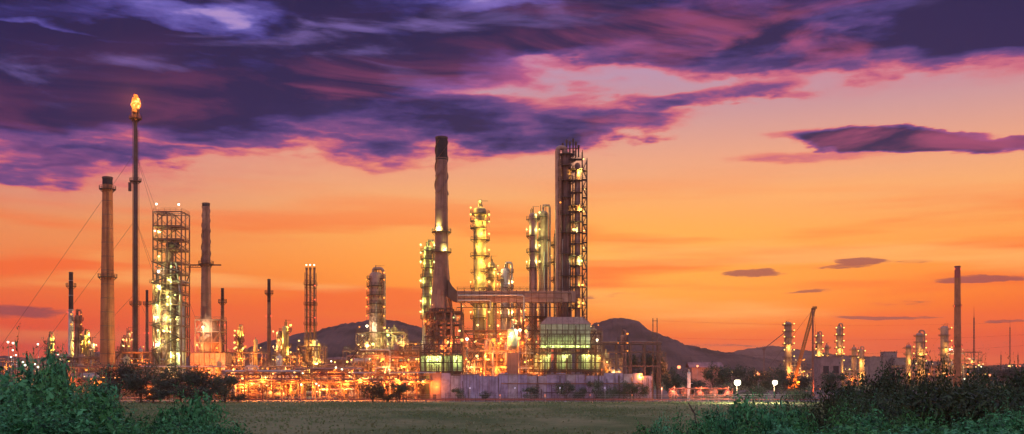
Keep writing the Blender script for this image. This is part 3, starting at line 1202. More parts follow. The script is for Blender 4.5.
def crown_mesh(rng, n, leaf, lobes, leafm, flat=.8, shoots=0):
    """unit crown (about 1 wide, z 0..1) of leaf blades gathered in lobes"""
    L = []
    for _ in range(lobes):
        a, q = rng.uniform(0, 6.28), rng.random() ** .5 * .34
        z = rng.uniform(.25, .80) * (1 - q * .5)
        L.append((q * math.cos(a), q * math.sin(a), z, rng.uniform(.13, .25)))
    b = MB()
    for _ in range(shoots):                     # young shoots that stand out of the crown
        cx, cy, cz, cr = rng.choice(L)
        d = Vector((rng.gauss(0, .5), rng.gauss(0, .5), rng.uniform(.5, 1.2))).normalized()
        p = Vector((cx, cy, cz)) + d * cr * .7
        ln = rng.uniform(.10, .30)
        cur = Vector((rng.gauss(0, .5), rng.gauss(0, .5), -.15))
        m_ = rng.randint(7, 12)
        sw = Vector((leaf * .09, 0, 0))
        i = len(b.v)
        for f in (0.0, .5, 1.0):
            c_ = p + d * (ln * f) + cur * (ln * f * f * .6)
            b.v += [tuple(c_ - sw * (1.2 - f)), tuple(c_ + sw * (1.2 - f))]
        b.face(i, i + 1, i + 3, i + 2)
        b.face(i + 2, i + 3, i + 5, i + 4)
        for q in range(m_):
            f = (q + 1) / m_
            c_ = p + d * (ln * f) + cur * (ln * f * f * .6)
            s = Vector((rng.gauss(0, 1), rng.gauss(0, 1), rng.gauss(.3, .5))).normalized()
            t = s.cross(d + Vector((.01, .02, 0))).normalized()
            l = leaf * rng.uniform(.7, 1.1) * (1.15 - .5 * f)
            i = len(b.v)
            b.v += [tuple(c_), tuple(c_ + s * l * .9 + t * l * .4), tuple(c_ + s * l * 1.9), tuple(c_ + s * l * .9 - t * l * .4)]
            b.face(i, i + 1, i + 2, i + 3)
    while len(b.f) < n:
        cx, cy, cz, cr = rng.choice(L)
        d = Vector((rng.gauss(0, 1), rng.gauss(0, 1), rng.gauss(0, 1))).normalized()
        k = mnoise.noise((cx * 9 + d.x * 2.3, cy * 9 + d.y * 2.3, d.z * 2.3))
        if k < -.22:
            continue
        rr = cr * (rng.random() ** .35) * (1 + .35 * k) * (1.25 if rng.random() < .06 else 1)
        p = Vector((cx, cy, cz)) + Vector((d.x * rr, d.y * rr, d.z * rr * flat))
        if p.z < .02:
            p.z = rng.uniform(.02, .15)
        nrm = (d + Vector((rng.gauss(0, .7), rng.gauss(0, .7), rng.gauss(0, .7) + .3))).normalized()
        s = nrm.cross(Vector((rng.gauss(0, 1), rng.gauss(0, 1), rng.gauss(0, 1)))).normalized()
        t = nrm.cross(s)
        l = leaf * (rng.uniform(.4, 1.2) if rng.random() < .7 else rng.uniform(1.2, 2.1))
        w = l * rng.uniform(.3, .5)
        i = len(b.v)
        b.v += [tuple(p - s * l), tuple(p + t * w - s * l * .1), tuple(p + s * l), tuple(p - t * w - s * l * .1)]
        b.face(i, i + 1, i + 2, i + 3)
    zl = sorted(v[2] for v in b.v)
    xl = sorted(v[0] for v in b.v)
    zt = zl[int(len(zl) * (.995 if not shoots else .975))]
    kx = .95 / (xl[int(len(xl) * .99)] - xl[int(len(xl) * .01)])
    b.v = [(x * kx, y * kx, z / zt) for x, y, z in b.v]
    L = [(x * kx, y * kx, z / zt, r) for x, y, z, r in L]
    return b.mesh('crown', leafm), L


def wood_mesh(rng, L, r=.03, stems=1):
    b = MB()
    for k in range(stems):
        ox, oy = (0, 0) if stems == 1 else (rng.uniform(-.15, .15), rng.uniform(-.15, .15))
        b.poly([(ox, oy, -.06), (ox * .8 + .01, oy * .8, .15), (ox * .5, oy * .5 + .01, .38), (ox * .3 + .02, oy * .3, .6)], r, 7, r * .4)
    for cx, cy, cz, cr in L:
        z0 = rng.uniform(.1, .4)
        b.poly([(0, 0, min(z0, cz * .6)), (cx * .45, cy * .45, cz * .62), (cx, cy, cz)], r * .5, 5, r * .12)
    return b.mesh('trunk', 'bark', True)


rng = random.Random(21)
TREE_V = []
for k in range(5):
    cm, L = crown_mesh(rng, 3600, .020, rng.randint(12, 17), 'leaf_tree', .85)
    TREE_V.append((cm, wood_mesh(rng, L, .026)))
SHRUB_V = []
for k in range(5):
    cm, L = crown_mesh(rng, (4600, 8500, 5600, 3600, 7000)[k], (.026, .0155, .022, .031, .018)[k], rng.randint(13, 19), 'leaf_green', .85, (46, 60, 30, 24, 70)[k])
    SHRUB_V.append((cm, wood_mesh(rng, L, .016, 3)))
DARK_V = []
for k in range(4):
    cm, L = crown_mesh(rng, (7000, 9000, 5500, 8000)[k], (.017, .012, .021, .014)[k], rng.randint(15, 22), 'leaf_dark', .85, (50, 70, 40, 90)[k])
    DARK_V.append((cm, wood_mesh(rng, L, .016, 3)))


def plant(px, ytop, Y, wpx, label, name, cat, var, group=None, rz=None, dz=0.0):
    X = PX(px, Y)
    gz = ground_z(X, Y) + dz
    H = max(.6, PZ(ytop, Y) - gz)
    w = wpx / F * Y
    t = thing(name, label, cat, (X, Y, gz), 0, group)
    cm, tm = var
    rz = rng.uniform(0, 6.28) if rz is None else rz
    for nm, me in (('crown', cm), ('trunk', tm)):
        o = link(nm, me, t, (0, 0, 0), rz)
        o.scale = (w / .95, w / .95, H / .98)
    return t


# ================================================================== THE REFINERY, left to right
# --- flare stack with flame and guy wires
def flame_mat():
    m = bpy.data.materials.new('flame')
    m.use_nodes = True
    T = NT(m.node_tree)
    tc = T.n('ShaderNodeTexCoord').outputs['Object']
    nz = T.noise(tc, .8, 3.0, .5)
    col = T.ramp(nz, [(.3, (1, .10, .012)), (.5, (1, .26, .03)), (.72, (1, .7, .25))])
    e = T.n('ShaderNodeEmission')
    T.put(e.inputs[0], col)
    e.inputs[1].default_value = 2.4
    o = T.n('ShaderNodeOutputMaterial')
    T.put(o.inputs[0], e.outputs[0])
    m.cycles.emission_sampling = 'NONE'
    MATS['flame'] = m


flame_mat()
Y = 420
t = thing('flare_stack', 'tallest slender dark flare stack with burning flame and guy wires', 'flare stack', (PX(135.5, Y), Y, 0))
Hf = PZ(117, Y)
b = MB()
b.lathe([(1.2, 0), (1.0, 2), (.92, Hf * .5), (.72, Hf), (.6, Hf + .2)], 16)
b.build('riser', 'dark_steel', t, True)
b = MB()
b.lathe([(.85, Hf - .4), (.95, Hf + 1.6), (1.35, Hf + 2.0), (1.35, Hf + 3.6), (1.15, Hf + 3.6), (.9, Hf + 2.2)], 16)
for k in range(6):
    a = k * PI / 3
    b.tube((1.3 * math.cos(a), 1.3 * math.sin(a), Hf - 2), (1.6 * math.cos(a), 1.6 * math.sin(a), Hf + 3.4), .1, 6)
b.build('flare_tip', 'soot', t, True)
for z, w in ((Hf - .6, 1.7), (PZ(181, Y), 1.5), (PZ(304, Y), 1.5)):
    round_platform(t, .85, z, 0, 2 * PI, w)
MB().box((-2.1, -.5, PZ(187, Y)), (1.1, .8, 3.6)).build('control_box', 'dark_steel', t)
zz = 1.0
while zz < Hf - 10:
    ladder(t, 1.35, -.5, zz, min(zz + 12, Hf - .6), .55, cage=True)
    zz += 12
for dx in (-1.15,):
    pipe(t, [(dx, -.3, .5), (dx * .85, -.3, Hf - 1)], .13, 'steel', 'pilot_gas_pipe')
rng = random.Random(3)
b = MB()
lob = [(0, 0, 1.3, 1.6), (.5, 0, 2.6, 1.5), (-.5, .2, 3.6, 1.2), (.3, 0, 4.9, .8), (1.3, 0, 2.0, .9), (-1.1, .3, 2.2, .9), (-.1, 0, 6.1, .4), (.9, .2, 4.0, .6)]
for cx, cy, cz, r in lob:
    i0 = len(b.v)
    b.ball((cx, cy, Hf + 3.0 + cz), r, 12, 8, 1.35)
    for i in range(i0, len(b.v)):
        x, y, z = b.v[i]
        n = mnoise.noise((x * .9, y * .9, z * .6))
        b.v[i] = (x + n * .35, y + n * .3, z + n * .5)
b.build('flame', 'flame', t, True)
glow(t, (0, -2.2, Hf + 6), 'sodium', 60000, .8)
for az_, zt, dist in ((200, .86, 62), (320, .86, 62), (80, .86, 62), (200, .62, 48), (320, .62, 48), (80, .62, 48), (200, .36, 36), (320, .36, 36)):
    a = R(az_)
    MB().tube((math.cos(a), math.sin(a), Hf * zt), (dist * math.cos(a), dist * math.sin(a), .2), .055, 4).build('guy_wire', 'dark_steel', t)
for a_ in (200, 320, 80):
    a = R(a_)
    MB().box((62 * math.cos(a), 62 * math.sin(a), .4), (2, 2, .8)).build('anchor_block', 'grey_concrete', t)

# --- brown chimney
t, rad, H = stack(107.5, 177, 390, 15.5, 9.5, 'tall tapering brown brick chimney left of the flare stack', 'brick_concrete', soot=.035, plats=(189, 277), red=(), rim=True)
for i in range(14):
    b = MB()
    z = 6 + i * (H - 10) / 14
    b.ring(rad(z) * .99, rad(z) * 1.012, z, z + .25, 24)
    b.build('iron_band', 'rust_steel', t, True)
lamp_px(t, 107, 366, 388, 'sodium', .4, 5200)

thin_stack(71, 272, 430, 4.8, 'pale thin stack with sooty top left of the brown chimney', red=312, soot=.3)
thin_stack(147, 290, 470, 3.0, 'thin dark stack directly behind right of the flare stack', m='rust_steel', red=333)
thin_stack(222.5, 288, 440, 3.6, 'thin grey stack just right of the straked heater chimney', m='rust_steel', red=325)
thin_stack(269, 279, 450, 3.8, 'lone thin stack between strake chimney and triple vent stack', m='rust_steel', red=316, soot=.2)

# --- small columns far left
column(50, 337, 470, 4.5, 'short golden lit column at the far left', (343, 349, 354), 'yellow_paint', lampc='gold', lp=700, seed=2, overhead=1)
column(77.5, 315, 425, 5.0, 'dark narrow column with red ladder beside pale thin stack', (320, 330, 340, 350), 'rust_steel', seed=3, overhead=1, extra=2, lampc='sodium')
column(85, 335, 430, 5.2, 'yellow lit short column right of the dark narrow column', (340, 347, 353), 'yellow_paint', lampc='gold', lp=1200, seed=4, overhead=1)
column(92.5, 343, 440, 4.0, 'little pale column between yellow column and brown chimney', (350, 356), 'cladding', lampc='warm', lp=700, seed=5)
unit(-6, 58, 361, 415, 14, 'low pipework unit with white lamps at far left edge', 2, 5, 31, lamps=0, drums=4, vess=3, pipes=22, nlight=3, power=1800)
FL = ((8, 342), (10, 357), (11, 350), (13, 343), (15, 355), (21, 362), (25, 365), (34, 364), (36, 344), (38, 367), (51, 364), (54, 368), (58, 354))
ORD = ('first', 'second', 'third', 'fourth', 'fifth', 'sixth', 'seventh', 'eighth', 'ninth', 'tenth', 'eleventh', 'twelfth', 'thirteenth', 'fourteenth', 'fifteenth', 'sixteenth', 'seventeenth')
for k, (x, y) in enumerate(FL):
    t = thing('floodlight_mast', ORD[k] + ' white floodlight from the left edge above left bushes', 'floodlight', (PX(x, 405), 405 + .8 * (k % 3), 0), group='white floodlights at the far left')
    z = PZ(y, 405)
    lamp(t, (0, 0, z), 'white', (.42, .3, .36)[k % 3], 500 if x in (11, 25, 58) else 0)
    MB().tube((0, .45, 0), (0, .45, z + .5), .09, 6).build('mast', 'galvanised', t)
unit(58, 104, 357, 405, 14, 'pipework unit beneath the yellow columns and pale stack', 3, 4, 33, lamps=9, drums=4, vess=3, pipes=22, nlight=4, power=2200)
unit(108, 154, 352, 410, 16, 'orange lit pipework unit at the foot of flare stack', 3, 4, 35, lamps=12, drums=5, vess=3, pipes=26, nlight=4, power=2200)
column(128.5, 333, 440, 4.2, 'small lamp ringed column just left of flare stack foot', (338, 345, 351), 'warm_cladding', lampc='warm', lp=500, seed=8)
column(122, 343, 450, 3.6, 'short dark column between brown chimney and flare stack', (349, 354), 'rust_steel', seed=9)
unit(56, 240, 366, 352, 7, 'long low pipe deck before the flare and lattice tower', 2, 14, 36, lamps=18, drums=9, vess=5, pipes=44, nlight=7, power=2000, stairs=False)

# --- big open lattice tower full of lamps
Y = 385
t = thing('lattice_tower', 'tall open steel reactor tower hung with many white lamps', 'tower', (PX(171.5, Y), Y, 0))
rng = random.Random(77)
w = PX(185.5, Y) - PX(157.5, Y)
d = 9.5
levels_px = [351, 338, 326, 316, 305, 294, 284, 274, 263, 250, 240, 227, 213]
zs = [PZ(p, Y) for p in levels_px]
frame(t, -w / 2, w / 2, -d / 2, d / 2, zs, 2, 2, 'rust_steel', .42, rng, .55, True, .6)
for s in (-1, 1):
    for yy in (-d / 2, d / 2):
        for a, c in zip([0] + zs, zs):
            if rng.random() < .7 or a > zs[-4]:
                MB().beam((s * w / 2, yy, a), (0, yy, c), .18).build('brace', 'steel', t)
b = MB()
b.lathe([(0, 6), (2.2, 7), (2.6, 9), (2.6, zs[6]), (1.5, zs[7]), (1.5, zs[9]), (1.1, zs[9] + 1), (0, zs[9] + 1.6)], 18, (-1.0, .8))
b.build('reactor_shell', 'dark_cladding', t, True)
b = MB()
b.lathe([(0, 3), (1.6, 4), (1.6, zs[4]), (.9, zs[4] + 1), (0, zs[4] + 1.4)], 16, (3.4, 0))
b.build('regenerator_shell', 'cladding', t, True)
drum_h(t, (.5, 0, zs[9] + 1.8), 4.2, 1.1, 'dark_steel')
for k, (x, y) in enumerate(((-4.6, -4), (4.6, -4.4), (1.2, -4.6), (-2.8, -4.8), (2.6, 3))):
    pipe(t, [(x, y, .5), (x, y, zs[rng.randint(5, 8)]), (x * .5, y * .5, zs[8]), (0, 0, zs[8])], rng.uniform(.18, .4), rng.choice(['cladding', 'rust_steel', 'steel']), 'riser_pipe')
clutter_pipes(t, rng, -w / 2, w / 2, -d / 2, d / 2, 2, zs[8], 34)
for i, (a, c) in enumerate(zip([0] + zs[:8], zs[:9])):
    stair(t, -w / 2 - .2 if i % 2 else w / 2 - 1, w / 2 - 1 if i % 2 else -w / 2 - .2, -d / 2 - .1, a, c)
for i, z in enumerate(zs[:8]):
    if i % 2 == 0:
        b = MB()
        b.box((-w / 2 - .7, -d / 2 + 1, z), (1.4, 2.2, .12))
        rail_box(b, -w / 2 - 1.4, -w / 2, -d / 2 - .1, -d / 2 + 2.1, z)
        b.build('side_balcony', 'rust_steel', t)
for i, (x, y, pw_, c) in enumerate(((161.5, 206.5, 1500, 'white'), (183.5, 207, 900, 'white'), (163.5, 233.5, 1200, 'mercury'), (160, 233, 0, 'white'), (164, 258, 1700, 'mercury'), (163.5, 273, 900, 'white'),
                          (173.5, 281, 1700, 'mercury'), (164, 290, 1400, 'mercury'), (172, 305, 1500, 'mercury'), (161.5, 306, 1500, 'mercury'), (176, 305, 0, 'mercury'), (161, 318, 1500, 'white'), (173, 318, 0, 'mercury'), (163, 331, 900, 'mercury'),
                          (172, 332, 1200, 'warm'), (161.5, 345, 1400, 'white'), (178, 356, 2600, 'mercury'), (182, 354, 0, 'white'), (168, 345, 0, 'warm'), (158, 283, 0, 'warm'), (180, 296, 0, 'mercury'), (181, 320, 0, 'warm'), (183, 340, 0, 'warm'), (176, 268, 0, 'mercury'))):
    lamp(t, (PX(x, Y) - t.location.x, -d / 2 - .8, PZ(y, Y)), c, .42 if pw_ else .32, pw_)
    MB().beam((PX(x, Y) - t.location.x, -d / 2 - .8, PZ(y, Y) + .6), (PX(x, Y) - t.location.x, -d / 2, PZ(y, Y) + .6), .1).build('lamp_bracket', 'dark_steel', t)
for k in range(6):
    lamp(t, (rng.uniform(-3.5, 3.5), -d / 2 - 1.9, zs[k] + 2.6), 'mercury', .3, 1500)

# --- heater with straked chimney
t = thing('heater', 'square fired heater box of panels under the straked chimney', 'heater', (PX(206, 400), 400, 0))
X0, X1 = PX(188, 400) - t.location.x, PX(225, 400) - t.location.x
zt, zm = PZ(353, 400), 3.0
MB().box((0, 6, (zm + zt) / 2), (X1 - X0 - .3, 10, zt - zm)).build('casing', 'rust_steel', t)
pm = MB().box((0, 0, 0), ((X1 - X0) / 7 - .25, .25, (zt - zm) / 2 - .25)).mesh('panel', 'warm_cladding')
for i in range(7):
    for j in range(2):
        link('panel', pm, t, (X0 + (i + .5) * (X1 - X0) / 7, .9, zm + (j + .5) * (zt - zm) / 2))
for x in (X0 + .4, X0 * .4, X1 * .4, X1 - .4):
    MB().box((x, 1.6, zm / 2), (.5, .5, zm)).build('leg', 'dark_steel', t)
frame(t, PX(194, 400) - t.location.x, PX(219, 400) - t.location.x, 1.5, 10.5, [zt, PZ(342, 400), PZ(331, 400), PZ(319, 400)], 3, 1, 'rust_steel', .35, random.Random(4), .8, True, .5)
b = MB()
b.lathe([(4.4, zt + .5), (4.4, PZ(338, 400)), (3.0, PZ(328, 400)), (2.2, PZ(319, 400))], 20, (0, 6))
b.build('convection_hood', 'rust_steel', t, True)
lamp_px(t, 203, 327, 399, 'white', .5, 2500)
lamp_px(t, 197, 345, 398, 'warm', .4, 1500)
lamp_px(t, 217, 348, 398, 'sodium', .4, 1800)
lamp_px(t, 224, 377, 397, 'white', .5, 1500)
for k in range(3):
    lamp_px(t, 193 + k * 12, 367, 395, 'sodium', .36, 2200)
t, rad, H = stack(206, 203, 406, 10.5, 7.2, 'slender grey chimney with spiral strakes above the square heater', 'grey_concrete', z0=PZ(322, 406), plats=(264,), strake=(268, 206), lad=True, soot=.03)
b = MB()
za = PZ(265, 406)
b.beam((-8.6, 0, za), (6, 0, za), .5)
b.beam((-8.6, 0, za - .9), (0, 0, za - .9), .25)
for k in range(8):
    b.beam((-8.6 + k, 0, za - (.9 if k % 2 else 0)), (-7.6 + k, 0, za - (0 if k % 2 else .9)), .12)
b.build('davit_arm', 'dark_steel', t)
pipe(t, [(-6.2, -.4, za), (-6.2, -.4, za - 3.2), (-8.0, -.4, za - 8), (-8.0, -.4, za - 14)], .22, 'dark_steel', 'drain_pipe')

# --- columns between the heater and the hill
column(239.5, 330, 430, 3.6, 'slim golden column with lamps right of the square heater', (336, 341, 348, 354), 'yellow_paint', lampc='gold', lp=900, seed=12, overhead=1, lr=.4)
column(279.5, 331, 420, 6.0, 'wide dull column forming left half of the lit pair', (337, 352), 'warm_cladding', lampc='warm', lp=900, seed=13, crown=False)
column(285.5, 326, 417, 6.5, 'wide column crowned by a bright lamp in lit pair', (331, 346, 358), 'yellow_paint', lampc='gold', lp=1500, seed=14, lr=.5)
unit(226, 262, 352, 425, 12, 'golden lamp dotted unit around the slim golden column', 2, 3, 41, lamps=14, drums=4, vess=3, pipes=20, nlight=4, power=2200, lr=.4)
unit(272, 300, 355, 412, 10, 'small unit at the feet of the lit column pair', 2, 3, 42, lamps=9, drums=3, vess=2, pipes=14, nlight=3, power=2200)

# --- triple vent stack in a lattice
Y = 415
t = thing('triple_vent_stack', 'three thin vent pipes rising together inside a slim lattice', 'stack', (PX(310.5, Y), Y, 0))
Hs = PZ(268, Y)
hw = PX(314.4, Y) - PX(310.5, Y)
for k, (x, y) in enumerate(((-hw, 0), (0, -.4), (hw, 0))):
    b = MB()
    b.tube((x, y, 0), (x, y, Hs - (0, .5, 0)[k]), .42, 12)
    b.tube((x, y, Hs - .6), (x, y, Hs + .2), .52, 12)
    v = b.build('vent_pipe', 'rust_steel', t, True)
    lamp(t, (x, y - .3, Hs + 1.2), 'white', .30)
b = MB()
for yy in (-1.6, 1.8):
    for x in (-hw, hw):
        b.beam((x * 1.25, yy, 0), (x * 1.25, yy, Hs - 2), .2)
z = 14.0
while z < Hs - 3:
    for yy in (-1.6, 1.8):
        b.beam((-hw * 1.25, yy, z), (hw * 1.25, yy, z), .16)
        b.beam((-hw * 1.25, yy, z), (hw * 1.25, yy, z + 3), .11)
        b.beam((hw * 1.25, yy, z), (-hw * 1.25, yy, z + 3), .11)
    z += 3.0
b.build('lattice', 'rust_steel', t)
for p in (285, 305, 325, 340):
    b = MB()
    b.box((0, .1, PZ(p, Y)), (hw * 3, 4.4, .14))
    rail_box(b, -hw * 1.5, hw * 1.5, -2.1, 2.3, PZ(p, Y))
    b.build('platform', 'dark_steel', t)
for p in (286, 300, 318):
    lamp(t, (hw * 1.4, -2.2, PZ(p, Y)), 'red', .26)
lamp_px(t, 311, 345, Y - 4, 'gold', .5, 2600)
unit(297, 323, 346, 410, 9, 'boxy lit unit around the triple vent stack base', 2, 3, 44, lamps=9, drums=2, vess=3, pipes=16, nlight=3, power=2500, lightc='gold')

# sheds and tank behind
b = thing('storage_shed', 'low dark red shed left of the triple vent stack', 'shed', (PX(262, 460), 460, 0))
MB().box((0, 0, PZ(360, 460) / 2), (12, 10, PZ(360, 460))).build('wall', 'roof_sheet', b)
MB().beam((-6.4, 0, PZ(359, 460)), (6.4, 0, PZ(359, 460)), 10.8, .6).build('roof', 'rust_steel', b)
t = thing('storage_tank', 'wide low dark tank left of the stepped unit', 'tank', (PX(338, 470), 470, 0))
b = MB()
zt = PZ(360, 470)
b.lathe([(12.5, 0), (12.5, zt), (12.2, zt + .1), (0, zt + 1.6)], 32)
b.build('shell', 'rust_steel', t, True)
g = MB()
for h in (.6, 1.1):
    g.ring(12.3, 12.42, zt + h, zt + h + .08, 32)
for k in range(24):
    a = k * PI / 12
    g.beam((12.36 * math.cos(a), 12.36 * math.sin(a), zt), (12.36 * math.cos(a), 12.36 * math.sin(a), zt + 1.1), .08)
g.build('railing', 'dark_steel', t)
b = MB()
for k in range(40):
    a = PI * 1.05 + k * .022
    b.box((12.9 * math.cos(a), 12.9 * math.sin(a), zt * (k + .5) / 40), (.9, .9, .08), a)
b.build('spiral_stair', 'dark_steel', t)

# --- pipe racks along the front
pipe_rack(226, 300, 373, 338, 'front pipe rack with dark posts left of lone tree', 2, 5, 6, 6, 51, 'dark_steel', lamps=7, power=2400, nlight=5)
pipe_rack(298, 356, 370, 341, 'front pipe rack glowing white below the triple vent stack', 3, 5, 4.5, 6, 52, 'steel', lamps=8, lampc='white', power=2800, nlight=5)
pipe_rack(354, 430, 374, 338, 'front pipe rack behind the lone round tree', 2, 5, 5, 6, 53, 'rust_steel', lamps=12, power=2600, nlight=6)
t = unit(236, 268, 374, 346, 7, 'green and orange drum skid behind the front pipe rack', 2, 3, 54, lamps=6, drums=6, vess=2, pipes=14, nlight=3, power=2200, stairs=False)
unit(264, 300, 366, 352, 9, 'pump unit with pale drums below the lit column pair', 2, 4, 55, lamps=8, drums=6, vess=2, pipes=18, nlight=3, power=2400, stairs=False)
unit(318, 358, 368, 356, 9, 'exchanger unit with bright white lamps beside stepped unit', 2, 4, 56, lamps=8, drums=6, vess=2, pipes=20, nlight=4, power=2600, stairs=False, lampc=('white', 'gold'))

# --- stepped unit with the hooked column
unit(343, 428, 350, 372, 16, 'wide lower tier of the stepped orange lit unit', 3, 8, 61, lamps=34, drums=9, vess=7, pipes=44, nlight=9, power=2300, lr=.36)
unit(356, 404, 332, 391, 14, 'narrow upper tier of the stepped unit around hooked column', 5, 4, 62, lamps=26, drums=7, vess=5, pipes=30, nlight=6, power=2000, lr=.38)
unit(398, 432, 343, 393, 12, 'right shoulder of the stepped unit beside the big chimney', 4, 3, 63, lamps=16, drums=5, vess=4, pipes=24, nlight=5, power=2000)
t, r, H = column(376, 272, 398, 13.5, 'broad column with hooked overhead pipe on stepped unit', (279, 286, 295, 304, 313, 322), 'warm_cladding', seed=17, extra=3, lampc='sodium', pw=1.0)
pipe(t, [(-1.0, -.4, H - .3), (-1.0, -.4, H + 1.2), (2.6, -.6, H + 1.4), (r + .75, -.9, H - 1.5), (r + .75, -.9, PZ(320, 398)), (r + .75, -.9, 8)], .62, 'warm_cladding', 'overhead_pipe', 12, 1.6)
lamp_px(t, 367, 326, 392, 'white', .5, 1500)
lamp_px(t, 388, 335, 386, 'mercury', .5, 1500)
lamp_px(t, 373, 344, 384, 'mercury', .5, 1800)

# --- column left of the big chimney
column(428, 246, 395, 8.5, 'lamp hung column half hidden behind the big chimney', (251, 259, 268, 277, 287, 297, 307, 318), 'yellow_paint', seed=18, extra=3, lampc='mercury', lp=700, overhead=1, lr=.4)

# --- the big chimney with flared foot
Y = 372
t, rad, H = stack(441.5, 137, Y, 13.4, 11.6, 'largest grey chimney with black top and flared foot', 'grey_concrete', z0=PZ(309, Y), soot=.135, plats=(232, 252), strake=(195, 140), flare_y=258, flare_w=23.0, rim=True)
lamp(t, (-1.2, -3.4, PZ(229, Y)), 'mercury', .45, 2600)
lamp(t, (1.6, -3.4, PZ(250, Y)), 'mercury', .4, 900)
zb = PZ(309, Y)
for k in range(8):
    a = k * PI / 4 + PI / 8
    MB().tube((3.9 * math.cos(a), 3.9 * math.sin(a), 0), (3.9 * math.cos(a), 3.9 * math.sin(a), zb), .45, 10).build('leg', 'grey_concrete', t, True)
for i, p in enumerate((312, 320, 329, 338)):
    b = MB()
    z = PZ(p, Y)
    b.ring(3.2, 4.6, z - .5, z, 24)
    b.build('ring_beam', 'dark_steel', t)
b = MB()
for k in range(22):
    a = k * 2 * PI / 22
    b.beam((4.4 * math.cos(a), 4.4 * math.sin(a), PZ(320, Y)), (4.4 * math.cos(a), 4.4 * math.sin(a), zb), .3)
b.build('louvre', 'dark_steel', t)
t = unit(424, 462, 311, 367.5, 13.5, 'dark multi deck frame enclosing the big chimney foot', 7, 4, 65, 'dark_steel', lamps=16, drums=5, vess=3, pipes=26, nlight=5, power=1500, fill=.35, lampc=('warm', 'gold', 'mercury'))

# --- horizontal flue duct
Y = 368
t = thing('flue_duct', 'long horizontal flue duct joining big chimney to tall towers', 'duct', (PX(510, Y), Y, 0))
X0, X1 = PX(457, Y) - t.location.x, PX(576, Y) - t.location.x
za, zc = PZ(302, Y), PZ(291, Y)
n = 16
for i in range(n):
    a = X0 + (X1 - X0) * i / n
    c = X0 + (X1 - X0) * (i + 1) / n
    MB().box(((a + c) / 2, 1.5, (za + zc) / 2), (c - a - .06, 4.4, zc - za)).build('duct_section', 'warm_cladding', t)
    b = MB()
    for zz in (za - .12, zc + .12):
        b.box((c, 1.5, zz), (.3, 4.9, .24))
    for yy in (-.95, 3.95):
        b.box((c, yy, (za + zc) / 2), (.3, .24, zc - za))
    b.build('stiffener', 'rust_steel', t)
b = MB()                                               # elbow rising to the chimney
q = [(X0, zc, za), (X0 - 1.6, zc + 1.6, za + .4), (X0 - 3.2, zc + 4.2, za + 1.8)]
for (x, zt, zl) in q:
    b.v += [(x, -.7, zl), (x, 3.7, zl), (x, 3.7, zt), (x, -.7, zt)]
for i in range(len(q) - 1):
    for k in range(4):
        j = (k + 1) % 4
        b.face(i * 4 + k, i * 4 + j, i * 4 + 4 + j, i * 4 + 4 + k)
b.face(0, 1, 2, 3)
b.face(11, 10, 9, 8)
b.build('elbow', 'dark_steel', t)
b = MB()
rail_box(b, X0, X1, -.9, 3.9, zc + .3, 1.1, 2.5)
b.build('railing', 'dark_steel', t)
for k in range(4):
    pipe(t, [(X0 + .5, -1.35, za + .5 + k * .9), (X0 + (12, 38, 24, 41)[k], -1.35, za + .5 + k * .9), (X0 + (12, 38, 24, 41)[k], -1.35, za - (3, 9, 6, 8)[k])], (.22, .14, .3, .18)[k], ('cladding', 'rust_steel', 'cladding', 'steel')[k], 'pipe', 8)
for k in range(30):
    x = X0 + .8 + k * (X1 - X0 - 1.6) / 30
    MB().beam((x, -.9, za - .4), (x + (X1 - X0) / 30, -.9, za - 2.0) if k % 2 else (x + (X1 - X0) / 30, -.9, za - .4), .14).build('truss_member', 'dark_steel', t)
MB().beam((X0, -.9, za - 2.0), (X1, -.9, za - 2.0), .25).build('truss_chord', 'dark_steel', t)
for x in (X0 + 1.5, X0 + 14, X0 + 27, X1 - 3):
    b = MB()
    for yy in (-.6, 3.6):
        b.beam((x, yy, 0), (x, yy, za - .3), .4)
    for k in range(4):
        b.beam((x, -.6, za * k / 4), (x, 3.6, za * (k + 1) / 4 - .3), .2)
    b.build('trestle', 'dark_steel', t)

# --- yellow column and companions
t, r, H = column(480, 207, 405, 12.2, 'tall golden floodlit column right of the big chimney', (214, 221, 228, 240, 256, 272, 288, 304, 318), 'yellow_paint', seed=19, extra=4, lampc='gold', lp=700, overhead=0, lr=.45, pw=1.5)
b = MB()
b.tube((0, 0, H - .5), (0, 0, H + 2.8), .8, 10)
b.build('vent_head', 'yellow_paint', t, True)
lamp(t, (0, -1.5, H + 2.0), 'gold', .5, 1500)
for p_, x_ in ((222, -1.6), (234, .8), (248, -.9), (262, 1.2), (278, -.6), (296, .6)):  # front lamps added to flood the shaft with gold light
    lamp(t, (x_, -r - 2.2, PZ(p_, 405)), 'gold', .36, 1100)
    MB().beam((x_, -r - 2.2, PZ(p_, 405) + .5), (x_, -r * .8, PZ(p_, 405) + .5), .1).build('lamp_bracket', 'dark_steel', t)
column(491.5, 262, 412, 7.0, 'golden column half hidden behind tall golden column', (268, 278, 290, 302), 'yellow_paint', seed=20, extra=2, lampc='gold', lp=900)
column(505.5, 268, 400, 9.0, 'open platformed grey column in the middle of plant', (272, 280, 288, 308, 318), 'cladding', seed=21, extra=4, lampc='warm', lp=500, overhead=1, pw=1.5)
column(519, 300, 396, 6.0, 'short thin column between grey column and twin columns', (306, 316, 326), 'warm_cladding', seed=22, extra=2, overhead=1, lampc='warm', lp=500)
unit(462, 530, 330, 388, 14, 'tangled orange lit unit under the flue duct', 4, 6, 66, lamps=26, drums=10, vess=7, pipes=46, nlight=9, power=2600, lr=.4)
unit(464, 540, 350, 362, 12, 'front deck unit with vertical vessel behind lilac wall', 3, 7, 67, lamps=20, drums=7, vess=8, pipes=40, nlight=8, power=2400, lr=.38, lampc=('warm', 'gold', 'sodium'))
